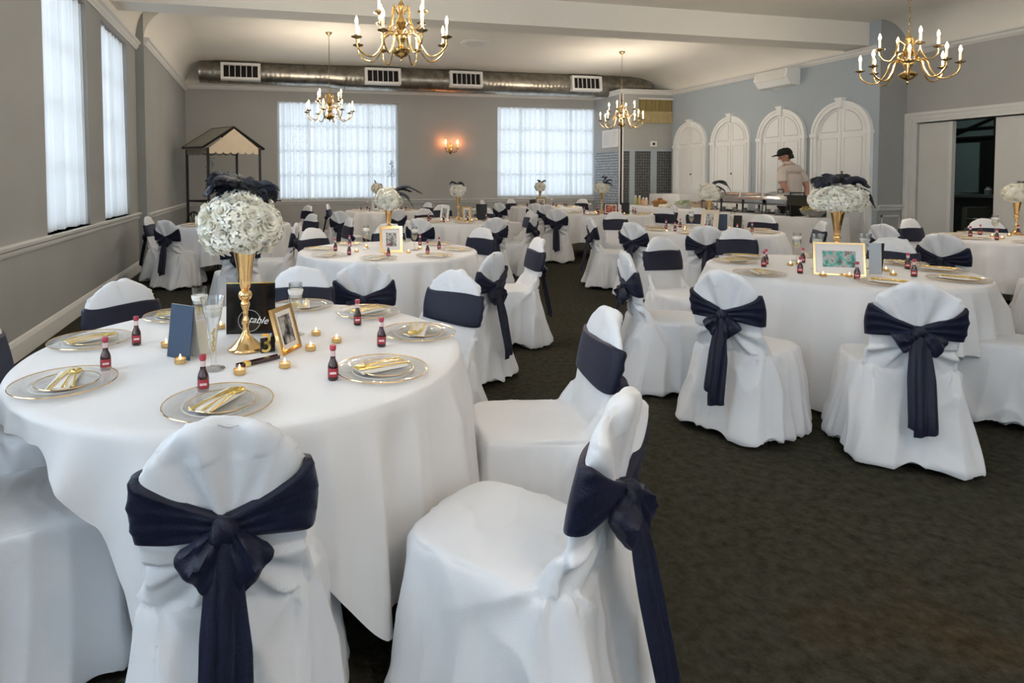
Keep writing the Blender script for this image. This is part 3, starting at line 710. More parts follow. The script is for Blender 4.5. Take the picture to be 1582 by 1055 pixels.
# bread basket
t = thing('bread_basket', 'round basket of orange-brown rolls on the buffet', 'basket', (8.85, 12.0, ZB))
MB().lathe([(.12, 0), (.15, .08), (.18, .12), (.17, .12), (.14, .08), (0, .02)], 20).build('basket', mat('wicker', (.32, .17, .05), .7, bump=.6, bump_scale=60), t)
rv = random.Random(9); rm = mat('roll_crust', (.50, .20, .04), .4, noise_amt=.5, noise_scale=9)
for k in range(9):
    a = 2 * PI * k / 7; rr = .09 if k < 7 else .02
    o = MB().sphere((0, 0, .035), (.065, .045, .038), 12, 8).build('bread_roll', rm, None, 180, (8.85 + rr * math.cos(a), 12.0 + rr * math.sin(a), ZB + (.08 if k < 7 else .135)))
    o.rotation_euler = (0, 0, a); tag(o, 'orange-brown bread roll in the round basket on the buffet', 'bread', 'rolls in the bread basket')
def bowl(name, y, r, h, mb, mc, label, clabel, ccat, cname, x=8.85):
    t = thing(name, label, 'bowl', (x, y, ZB)); MB().lathe([(r * .45, 0), (r * .8, h * .45), (r, h), (r * .97, h), (r * .75, h * .45), (0, .012)], 24).build('bowl', mb, t)
    rv = random.Random(int(y * 10)); m = MB()
    for k in range(70):
        a = rv.uniform(0, 6.3); q = r * .85 * math.sqrt(rv.random()); z = h * .75 + .07 * (1 - (q / r) ** 2) + rv.uniform(-.02, .03)
        p = Vector((q * math.cos(a), q * math.sin(a), z)); u = Vector((rv.uniform(-1, 1), rv.uniform(-1, 1), rv.uniform(-.4, .8))).normalized() * .045; v = u.cross(Vector((rv.uniform(-1, 1), rv.uniform(-1, 1), 1))).normalized() * .03
        m.add([p - u, p + v * .8, p + u, p - v, p + Vector((0, 0, .012))], [(0, 1, 4), (1, 2, 4), (2, 3, 4), (3, 0, 4)])
    o = m.build(cname, mc, None, None, (x, y, ZB)); tag(o, clabel, ccat, None, 'stuff')
bowl('salad_bowl', 11.15, .22, .10, M['plate'], mat('salad', (.26, .36, .16), .5, col2=(.45, .5, .38), noise_scale=30), 'clear bowl of leafy salad beside the bread', 'green salad leaves heaped in the clear bowl', 'salad', 'salad_leaves')
bowl('serving_bowl', 10.62, .23, .12, mat('beige_bowl', (.58, .45, .33), .5), mat('pasta_salad', (.55, .42, .30), .6, noise_amt=.3, noise_scale=20), 'wide beige serving bowl behind the framed photo', 'pale pasta salad piled in the beige bowl', 'food', 'pasta_salad')
t = thing('cheese_tray', 'small cream-coloured dish between bread and salad', 'dish', (8.72, 11.62, ZB)); MB().lathe([(.12, 0), (.15, .03), (.13, .07), (0, .08)], 16).build('dish', mat('cream_dish', (.7, .66, .56), .5, noise_amt=.2, noise_scale=30), t)
bowl('glass_fruit_bowl', 7.95, .20, .14, M['plate'], mat('fruit', (.62, .50, .16), .5, noise_amt=.5, noise_scale=25), 'clear bowl of yellow fruit at the near end of the buffet', 'chopped yellow fruit in the clear bowl', 'fruit', 'cut_fruit', 8.75)
# chafing dishes
def chafing(y, label, cover, food, k):
    t = thing('chafing_dish', label, 'chafing dish', (8.86, y, ZB), 0, None)
    fr = MB()
    for sx in (-1, 1):
        for sy in (-1, 1): fr.tube([(sx * .17, sy * .24, 0), (sx * .16, sy * .23, .2)], .008, 6)
    for z in (.015, .15): fr.tube([(-.17, -.24, z), (.17, -.24, z), (.17, .24, z), (-.17, .24, z)], .007, 6, closed=True)
    fr.build('stand', M['black'], t)
    MB().box(-.16, .16, -.225, .225, .13, .20).box(-.18, .18, -.245, .245, .195, .205).build('water_pan', M['steel'], t, None)
    MB().box(-.15, .15, -.215, .215, .2, .215).build('food_pan', food, t, None)
    for s in (-1, 1): MB().tube([(-.05, s * .25, .19), (-.05, s * .29, .2), (.05, s * .29, .2), (.05, s * .25, .19)], .008, 6).build('handle', M['black'], t)
    for s in (-1, 1): MB().lathe([(.035, 0), (.04, .02), (.04, .055), (.03, .06), (0, .06)], 12, T(0, s * .11, 0.01)).build('fuel_can', M['steel'], t)
    if not cover:
        rows = []
        for i in range(7):
            a = PI * .5 * i / 6; rows.append([(.17 + .10 * math.sin(a) * .6, yy, .20 + .085 * (1 - math.cos(a))) for yy in (-.22, .22)])
        MB().grid(rows).grid([[(x + .006, y, z) for x, y, z in r_] for r_ in rows]).build('open_lid', M['steel'], t, 60)
        MB().tube([(.24, -.05, .26), (.27, -.05, .27), (.27, .05, .27), (.24, .05, .26)], .008, 6).build('lid_handle', M['black'], t)
    t.scale = (1.1, 1.1, 1.3)
    if cover:
        rows = []
        for i in range(9):
            a = PI * i / 8; rows.append([(-.175 * math.cos(a), yy, .205 + .11 * math.sin(a) * w) for yy, w in ((-.24, .55), (-.2, 1), (.2, 1), (.24, .55))])
        MB().grid(rows).add([r_[0] for r_ in rows], [tuple(range(9))]).add([r_[3] for r_ in rows], [tuple(range(9))]).build('roll_lid', M['steel'], t, 60)
        MB().tube([(-.05, -.05, .31), (-.05, -.05, .345), (-.05, .05, .345), (-.05, .05, .31)], .008, 6).build('lid_handle', M['black'], t)
gf = mat('green_vegetables', (.14, .22, .09), .5, noise_amt=.6, noise_scale=30); of = mat('orange_pasta', (.52, .22, .12), .5, noise_amt=.4, noise_scale=30); bf = mat('browned_food', (.28, .20, .12), .5, noise_amt=.5, noise_scale=25); pf = mat('pink_meat', (.45, .28, .26), .5, noise_amt=.4, noise_scale=25)
chafing(10.16, 'steel chafing dish of green vegetables, left of the row', False, gf, 0)
chafing(9.62, 'steel chafing dish of pinkish meat, second of the row', False, pf, 1)
chafing(9.08, 'steel chafing dish of orange pasta, middle of the row', False, of, 2)
chafing(8.64, 'steel chafing dish with its rolled lid shut, beside the dark roasting pan', True, bf, 3)
t = thing('roasting_pan', 'large dark roasting pan raised on a stand before the person', 'pan', (8.86, 8.15, ZB)); t.scale = (1.1, 1.1, 1.15)
MB().box(-.17, .17, -.2, .2, .16, .30).box(-.2, .2, -.235, .235, .295, .312).build('pan', mat('dark_pan', (.05, .045, .03), .35, .6), t, None)
MB().tube([(-.2, -.12, .31), (-.2, -.12, .35), (-.2, .12, .35), (-.2, .12, .31)], .01, 6).build('handle', M['black'], t)
for s in (-1, 1): MB().box(-.15, .15, s * .17 - .012, s * .17 + .012, 0, .16).build('stand', M['black'], t, None)
for k, (x, y) in enumerate(((8.62, 9.9), (8.62, 9.35), (8.60, 8.85), (8.60, 8.4), (8.58, 8.1))):
    t = thing('serving_spoon', 'steel serving spoon on the buffet cloth before the chafing dishes', 'spoon', (x, y, ZB + .004), .4 * k, 'serving spoons on the buffet')
    MB().tube([(0, -.12, .006), (0, .05, .008)], .005, 6).build('handle', M['steel'], t); MB().sphere((0, .09, .008), (.028, .045, .006), 10, 6).build('bowl', M['steel'], t)

# ------------------------------------------------------------------ the person behind the buffet
def skin_mesh(nodes, edges, sub=2):
    me = bpy.data.meshes.new('sk'); me.from_pydata([n[:3] for n in nodes], edges, [])
    o = bpy.data.objects.new('sk', me); C.objects.link(o); o.modifiers.new('s', 'SKIN'); q = o.modifiers.new('u', 'SUBSURF'); q.levels = sub; q.render_levels = sub
    for i, n in enumerate(nodes): r = n[3]; me.skin_vertices[0].data[i].radius = r if isinstance(r, tuple) else (r, r)
    me.skin_vertices[0].data[0].use_root = True
    dg = bpy.context.evaluated_depsgraph_get(); dg.update(); out = bpy.data.meshes.new_from_object(o.evaluated_get(dg)); bpy.data.objects.remove(o)
    out.polygons.foreach_set('use_smooth', [True] * len(out.polygons)); out.materials.clear(); return out
def smesh(nodes, edges, m, name, parent, sub=2):
    me = skin_mesh(nodes, edges, sub); me.name = name; me.materials.append(m); return obj(name, me, parent)
# local frame: +y is where the chest points; x to his right is negative
P = thing('person', 'person in a white short-sleeved shirt and black cap standing behind the buffet', 'person', (9.51, 9.12, 0), 0)
P.rotation_euler = (0, 0, math.radians(6)); P.scale = (1.16, 1.16, 1.085)
lean = .03
N = [(0, 0, .98, (.15, .11)),  # pelvis
     (0, .01, 1.10, (.14, .10)), (0, .02, 1.25, (.155, .11)), (0, .03, 1.38, (.17, .11)), (0, .02, 1.46, (.12, .08)), (-.01, .03, 1.52, .058), (-.02, .05, 1.57, .055)]
E = [(0, 1), (1, 2), (2, 3), (3, 4), (4, 5), (5, 6)]
def chain(start, pts):
    p = start
    for q in pts: N.append(q); E.append((p, len(N) - 1)); p = len(N) - 1
    return p
for s in (-1, 1):
    chain(4, [(s * .14, .01, 1.44, .062), (s * .20, -.01, 1.37, .055), (s * .235, -.05, 1.24, .046), (s * .25, -.09, 1.13, .041), (s * .19, -.13, 1.02, .035), (s * .12, -.16, .93, .027), (s * .09, -.17, .89, (.036, .02))])
    chain(0, [(s * .095, .0, .90, .09), (s * .10, .01, .70, .078), (s * .105, .02, .50, .057), (s * .105, .0, .30, .053), (s * .105, -.02, .10, .038), (s * .11, .08, .05, .035), (s * .115, .14, .035, .03)])
body = smesh(N, E, M['skin'], 'body', P)
# head joined into the body's mesh
hb = MB()
def head(mb, xf):
    rows = []
    prof = [(-.115, .028, .02), (-.10, .05, .045), (-.075, .062, .062), (-.045, .068, .075), (-.01, .073, .086), (.03, .077, .093), (.07, .075, .092), (.10, .06, .075), (.12, .03, .04)]
    for z, wx, wy in prof:
        row = []
        for i in range(24):
            a = 2 * PI * i / 24; x = wx * math.cos(a); y = wy * math.sin(a)
            f = max(0, math.sin(a)) ** 6
            if y > 0: y *= .97
            if -.035 < z < -.005 and f > .3: y += .022 * f if abs(x) < .02 else 0      # nose
            if -.115 < z < -.09: y += .012 * f
            row.append((x, y + (.012 if z < -.06 else 0), z))
        rows.append(row)
    mb.grid(rows, xf, wrap=True); mb.add(rows[0], [tuple(range(24))], xf); mb.add(rows[-1], [tuple(range(24))], xf)
    mb.add([(0, .085, .015), (-.014, .088, -.035), (.014, .088, -.035), (0, .118, -.03), (0, .09, -.045)], [(0, 1, 3), (0, 3, 2), (1, 4, 3), (3, 4, 2)], xf)
    mb.sphere((0, .092, -.066), (.024, .008, .006), 10, 6, xf)
    for s in (-1, 1): mb.sphere((s * .078, -.005, -.01), (.012, .022, .034), 8, 8, xf); mb.sphere((s * .028, .083, .018), (.013, .008, .009), 8, 6, xf)
HX = T(-.03, .07, 1.665) @ RZ(math.radians(48)) @ RX(math.radians(-16))
head(hb, HX)
# fingers on both hands, meeting behind the back
for s in (-1, 1):
    for k in range(4):
        l = (.075, .085, .08, .062)[k]; z = .905 - k * .019
        hb.tube([(s * .09, -.175, z), (s * (.09 - l * .5), -.185, z - .006), (s * (.09 - l * .85), -.176, z - .012), (s * (.09 - l), -.165, z - .014)], [.0105, .0095, .009, .007], 8)
    hb.tube([(s * .10, -.165, .915), (s * .075, -.19, .93), (s * .05, -.198, .93)], [.0125, .011, .009], 8)
hm = hb.mesh('hd', M['skin'], 60, merge=True)
bmx = bmesh.new(); bmx.from_mesh(body.data); bmx.from_mesh(hm); bmx.to_mesh(body.data); bmx.free(); body.data.polygons.foreach_set('use_smooth', [True] * len(body.data.polygons))
eye = MB()
for s in (-1, 1): eye.sphere((s * .028, .089, .018), (.005, .004, .005), 8, 6, HX)
eye.build('eyes', M['black'], P)
# shirt
N = [(0, -.01, .93, (.185, .155)), (0, 0, 1.10, (.175, .15)), (0, .0, 1.25, (.19, .165)), (0, .01, 1.38, (.205, .15)), (0, .01, 1.46, (.17, .11)), (-.005, .03, 1.50, .078), (-.01, .035, 1.535, .066)]
E = [(0, 1), (1, 2), (2, 3), (3, 4), (4, 5), (5, 6)]
for s in (-1, 1): chain(4, [(s * .13, .01, 1.42, .085), (s * .205, -.01, 1.36, .078), (s * .24, -.05, 1.24, .072), (s * .245, -.065, 1.20, .070)])
smesh(N, E, M['shirt'], 'shirt', P)
MB().lathe([(.07, 0), (.074, .03), (.066, .045), (.06, .01)], 20, T(-.015, .04, 1.52) @ RX(-.12)).build('collar', M['shirt'], P)
N = [(0, 0, .93, (.165, .125))]; E = []
for s in (-1, 1): chain(0, [(s * .095, .0, .86, .10), (s * .10, .01, .68, .088), (s * .105, .02, .48, .070), (s * .105, .0, .28, .066), (s * .105, -.02, .07, .06)])
smesh(N, E, M['trousers'], 'trousers', P)
for s in (-1, 1): MB().sphere((s * .11, .05, .045), (.045, .13, .045), 14, 8).build('shoe', M['black'], P)
MB().tube([(.165 + .034 * math.cos(a), -.145 + .03 * math.sin(a), .975 - .02 * math.cos(a)) for a in [2 * PI * k / 12 for k in range(12)]], .009, 6, closed=True).build('wristwatch', M['black'], P)
hr = MB(); rows = []
for z, wx, wy in ((-.045, .070, .080), (-.03, .080, .092), (0, .086, .100), (.03, .085, .100), (.055, .082, .096)):
    rows.append([(wx * math.cos(a), wy * math.sin(a) - .004, z) for a in [PI * .98 + PI * 1.04 * i / 20 for i in range(21)]])
hr.grid(rows, HX)
for k in range(60):
    a = PI * 1.08 + PI * .84 * k / 59; z = -.03 + .022 * math.sin(k * 2.3)
    hr.sphere((.078 * math.cos(a), .09 * math.sin(a) - .004, z), (.016, .016, .018), 6, 5, HX)
hr.build('hair', M['hair'], P, 180)
cp = MB(); rows = []
for i in range(9):
    t_ = PI / 2 * i / 8; rows.append([(.098 * math.cos(t_) ** .55 * math.cos(a), .112 * math.cos(t_) ** .55 * math.sin(a), .022 + .118 * math.sin(t_)) for a in [2 * PI * j / 24 for j in range(24)]])
cp.grid(rows, HX, wrap=True)
cp.build('cap', M['capcloth'], P, 180)
q = MB().sphere((0, .105, .046), (.084, .088, .014), 18, 8, HX); q.sphere((0, 0, .137), .01, 8, 6, HX); q.build('cap_brim', M['capcloth'], P)

# ------------------------------------------------------------------ chairs with covers and sashes
def sgnpow(v, p): return math.copysign(abs(v) ** p, v)
def lerp(a, b, t): return a + (b - a) * t
def tab(z, xs, ys):
    if z <= xs[0]: return ys[0]
    for i in range(len(xs) - 1):
        if z <= xs[i + 1]: return lerp(ys[i], ys[i + 1], (z - xs[i]) / (xs[i + 1] - xs[i]))
    return ys[-1]
def back_w(z):
    if z < .70: return tab(z, [.25, .45, .60, .70], [.165, .162, .176, .186])
    t = min(1, (z - .70) / .205); return .186 * max(0., 1 - t ** 2.4) ** .5
def back_y(z): return -.215 - (z - .45) * .20
def ring(a, b, yc, z, p=3., n=48): return [(a * sgnpow(math.cos(2 * PI * i / n), 2 / p), yc + b * sgnpow(math.sin(2 * PI * i / n), 2 / p), z) for i in range(n)]
def closed_loft(mb, rows):
    mb.grid(rows, wrap=True); n = len(rows[0]); mb.add(rows[0], [tuple(range(n))]); mb.add(rows[-1], [tuple(range(n))[::-1]])
def crease(v, w=.16):
    n = abs(noise.noise(v)); return max(0., 1 - n / w) ** 1.5
def cover_mesh(seed, voxel):
    rnd = random.Random(seed); ph = [rnd.uniform(0, 6.28) for _ in range(8)]
    a = MB(); rows = []
    for z, hw, y0, y1 in ((.03, .272, -.365, .262), (.08, .266, -.352, .26), (.20, .25, -.320, .25), (.34, .23, -.283, .24), (.43, .218, -.262, .232), (.455, .212, -.255, .226), (.468, .198, -.24, .21), (.473, .15, -.19, .16)):
        rows.append(ring(hw, (y1 - y0) / 2, (y0 + y1) / 2, z, 6. - 2 * z, 64))
    closed_loft(a, rows)
    rows = []
    zs = [.25, .35, .45, .5, .55, .6, .65, .7, .74, .78, .81, .84, .865, .883, .895, .902]
    for z in zs: rows.append(ring(max(.012, back_w(z)), .028 if z < .88 else (.026 if z < .895 else .02), back_y(z), z, 2.6))
    closed_loft(a, rows)
    # fabric falling from the sides of the back to the seat's edge
    for s in (-1, 1):
        rows = []
        for z, l, w in ((.25, .10, .03), (.36, .10, .03), (.44, .09, .028), (.50, .065, .022), (.56, .03, .014)):
            rows.append([(s * .165 + w * math.cos(t), -.205 - (z - .45) * .1 + l * .5 + l * .5 * math.sin(t) - .02, z) for t in [2 * PI * k / 16 for k in range(16)]])
        closed_loft(a, rows)
    me = remeshed(a.mesh('c', M['cloth'], None, True), voxel, 8)
    me.name = 'chair_cover'
    vs = me.vertices; me.update()
    co = [v.co.copy() for v in vs]; no = [v.normal.copy() for v in vs]
    for i, v in enumerate(vs):
        x, y, z = co[i]; n = no[i]; d = 0.
        onback = z > .47 and y < -.13
        if not onback and n.z < .75:
            phi = math.atan2(y + .03, x); k = max(0., 1 - z / .47)
            A = .004 + .026 * k ** 1.1
            q = 5 * phi + ph[0] + 1.2 * math.sin(2 * phi + ph[5])
            d += A * (.5 * math.sin(q) + .35 * math.sin(9 * phi + ph[1] + 3 * z) + .3 * (1 - 2 * abs(math.sin(.5 * (17 * phi + ph[2] - 5 * z)))))
            d += .020 * noise.noise(Vector((x * 5 + seed, y * 5, z * 1.8))) * (.4 + k)
            d += (.006 + .010 * k) * crease(Vector((x * 4.5 + seed * 2, y * 4.5, z * 1.6)))
            # long drapes fanning down from the seat's rear corners
            for s in (-1, 1):
                e = Vector((x - s * .17, y + .20, z - .50)); dist = e.length; w_ = math.atan2(e.y, -e.z) if abs(x) > .15 else math.atan2(e.x * s, -e.z)
                d += .013 * math.exp(-dist / .22) * min(1, dist / .06) * (1 - 2 * abs(math.sin(3.5 * w_ + ph[3] + s)))
        if onback:
            rear = y < back_y(z); ang = math.atan2(x, z - .60 if abs(z - .60) > .02 else .02); dist = math.hypot(x, z - .60)
            if rear: d += .0105 * min(1, dist / .12) * ((1 - 2 * abs(math.sin(5 * ang + ph[4] + 4 * dist))) + .5 * math.sin(15 * ang + ph[6]))
            else: d += .004 * noise.noise(Vector((x * 9, z * 7, seed))) + .002 * crease(Vector((x * 7, z * 4, seed)))
            if z > .82: d += .003 * math.sin(x * 70 + ph[5]) * (1 if rear else .4)
        d += .003 * noise.noise(Vector((x * 14, y * 14, z * 9 + seed * 3)))
        if n.z > .75 and z > .44 and not onback: d = .004 * noise.noise(Vector((x * 6, y * 6, seed))) + .0025 * crease(Vector((x * 4, y * 7, seed + 2.)))
        lim = .015 if (.57 < z < .82) and onback else 1
        d = max(-lim, min(lim * .6, d))
        v.co = co[i] + n * d
        if z < .12: v.co.z = max(.010, v.co.z + (1 - z / .12) * .012 * math.sin(5 * math.atan2(y, x) + ph[7]))
    # open the underside
    bm = bmesh.new(); bm.from_mesh(me)
    bmesh.ops.delete(bm, geom=[f for f in bm.faces if f.normal.z < -.75 and f.calc_center_median().z < .09], context='FACES')
    bm.to_mesh(me); bm.free()
    me.materials.clear(); me.materials.append(M['cloth']); me.polygons.foreach_set('use_smooth', [True] * len(me.polygons)); me.update()
    return me
def sash_parts(seed):
    rnd = random.Random(seed + 50); N = 96; mrows = 14; rows = []
    for k in range(-1, mrows + 2):
        row = []; kk = min(max(k, 0), mrows) / mrows
        for i in range(N):
            th = 2 * PI * i / N; c, s = math.cos(th), math.sin(th)
            u = abs(sgnpow(c, .8)); g = (1 - u) * (1 if s < 0 else 0)
            zt = lerp(.788 + .004 * math.sin(3 * th + seed), .690, g ** .8); zl = lerp(.628 + .004 * math.sin(2 * th), .644, g)
            z = lerp(zl, zt, kk)
            pl = (1 - 2 * abs(math.sin(kk * 9 + 1.2 * math.sin(2 * th + seed)))) * .0028 if s < 0 else .0008 * math.sin(kk * 6)
            off = .0135 + pl + .010 * (g ** 2)
            if k < 0 or k > mrows: off = -.004
            a = back_w(z) + off; b = .028 + off + (.002 if s < 0 else 0)
            row.append((a * sgnpow(c, 2 / 2.6), back_y(z) + b * sgnpow(s, 2 / 2.6), z))
        rows.append(row)
    band = MB().grid(rows, wrap=True).mesh('sash', M['navy'], 180)
    ky = back_y(.665) - .055
    kn = MB(); kn.sphere((0, ky, .662), (.031, .024, .036), 24, 16)
    kn.v = [(x * (1 + .14 * math.sin(z * 130 + x * 50)), y + .006 * math.sin(x * 170 + z * 60), z) for x, y, z in kn.v]
    knot = kn.mesh('knot', M['navy'], 180)
    loops = []
    for s in (-1, 1):
        lp = MB(); a = rnd.uniform(.45, .85); L = rnd.uniform(.085, .105)
        xf = T(s * .012, ky - .002, .668) @ RY(-s * a) @ RZ(s * .25)
        rws = []
        for j in range(13):
            t = j / 12; w = .012 + .036 * min(1, t * 1.5) ** .8 * (1 if t < .93 else .86); h = .008 + .018 * math.sin(PI * min(1, t * 1.02)) ** .6 + .004 * t
            rws.append([(w * math.cos(q) * (1 + .05 * math.sin(3 * t * 3)), h * math.sin(q) * (1 + .35 * math.cos(6 * q + t * 4)) - .010 * t + .004 * math.sin(q * 3 + t * 5), -.01 - L * t + .010 * math.cos(q) * s * t) for q in [2 * PI * k / 24 for k in range(24)]])
        closed_loft(lp, [[xf @ Vector(p) for p in r_] for r_ in rws]); loops.append(lp.mesh('bow_loop', M['navy'], 60))
    tails = []
    for s, L, w in ((-1, rnd.uniform(.38, .43), .036), (1, rnd.uniform(.42, .47), .045)):
        tl = MB(); rws = []; ph = rnd.uniform(0, 6); tilt = rnd.uniform(-.02, .02)
        for j in range(26):
            t = j / 25; z = .648 - L * t; ww = lerp(.022, w, min(1, t * 2.2)); cx = s * .010 + tilt * t
            row = []
            for q in [2 * PI * k / 28 for k in range(28)]:
                xx = ww * math.cos(q); fold = .007 * math.sin(xx * 130 + ph + 1.5 * t) * min(1, t * 4)
                row.append((cx + xx, lerp(ky - .008, -.405, min(1, t * 1.1) ** 1.1) - .004 * (1 + s) + fold + .0035 * math.sin(q), z + (.014 * math.cos(q) * s if j == 25 else 0)))
            rws.append(row)
        closed_loft(tl, rws); tails.append(tl.mesh('tail', M['navy'], 60))
    return band, knot, loops, tails
leg_mesh = MB().tube([(0, 0, 0), (0, 0, .16)], .0125, 8).mesh('leg', M['greymetal'], 60)
foot_mesh = MB().lathe([(.016, 0), (.016, .02), (.012, .025)], 10).mesh('rubber_foot', M['black'], 40)
def make_chair(seed, voxel):
    t = thing('banquet_chair', None, 'chair')
    obj('chair_cover', cover_mesh(seed, voxel), t)
    band, knot, loops, tails = sash_parts(seed)
    s = obj('sash', band, t); obj('knot', knot, s)
    for l in loops: obj('bow_loop', l, s)
    for l in tails: obj('tail', l, s)
    for x, y in ((.185, .17), (-.185, .17), (.185, -.23), (-.185, -.23)): f = obj('leg', leg_mesh, t, (x, y, 0)); obj('rubber_foot', foot_mesh, f)
    return t
TABLES = {
 'A': ((-.06, 2.35), 'the table nearest the camera'), 'D': ((3.86, 3.33), 'the table with the landscape photo frame'),
 'B': ((1.07, 5.26), 'the second table, behind the nearest one'), 'E': ((5.25, 6.2), 'the table in front of the chafing dishes'),
 'F': ((2.9, 8.8), 'the middle table in line with the sconce'), 'G': ((2.4, 12.2), 'the table below the left far window'),
 'H': ((-.45, 9.0), 'the table beside the flower cart'), 'I': ((6.1, 9.7), 'the table with the red print'),
 'J': ((6.3, 12.6), 'the table below the right far window'), 'K': ((7.6, 4.4), 'the table cut by the right edge')}
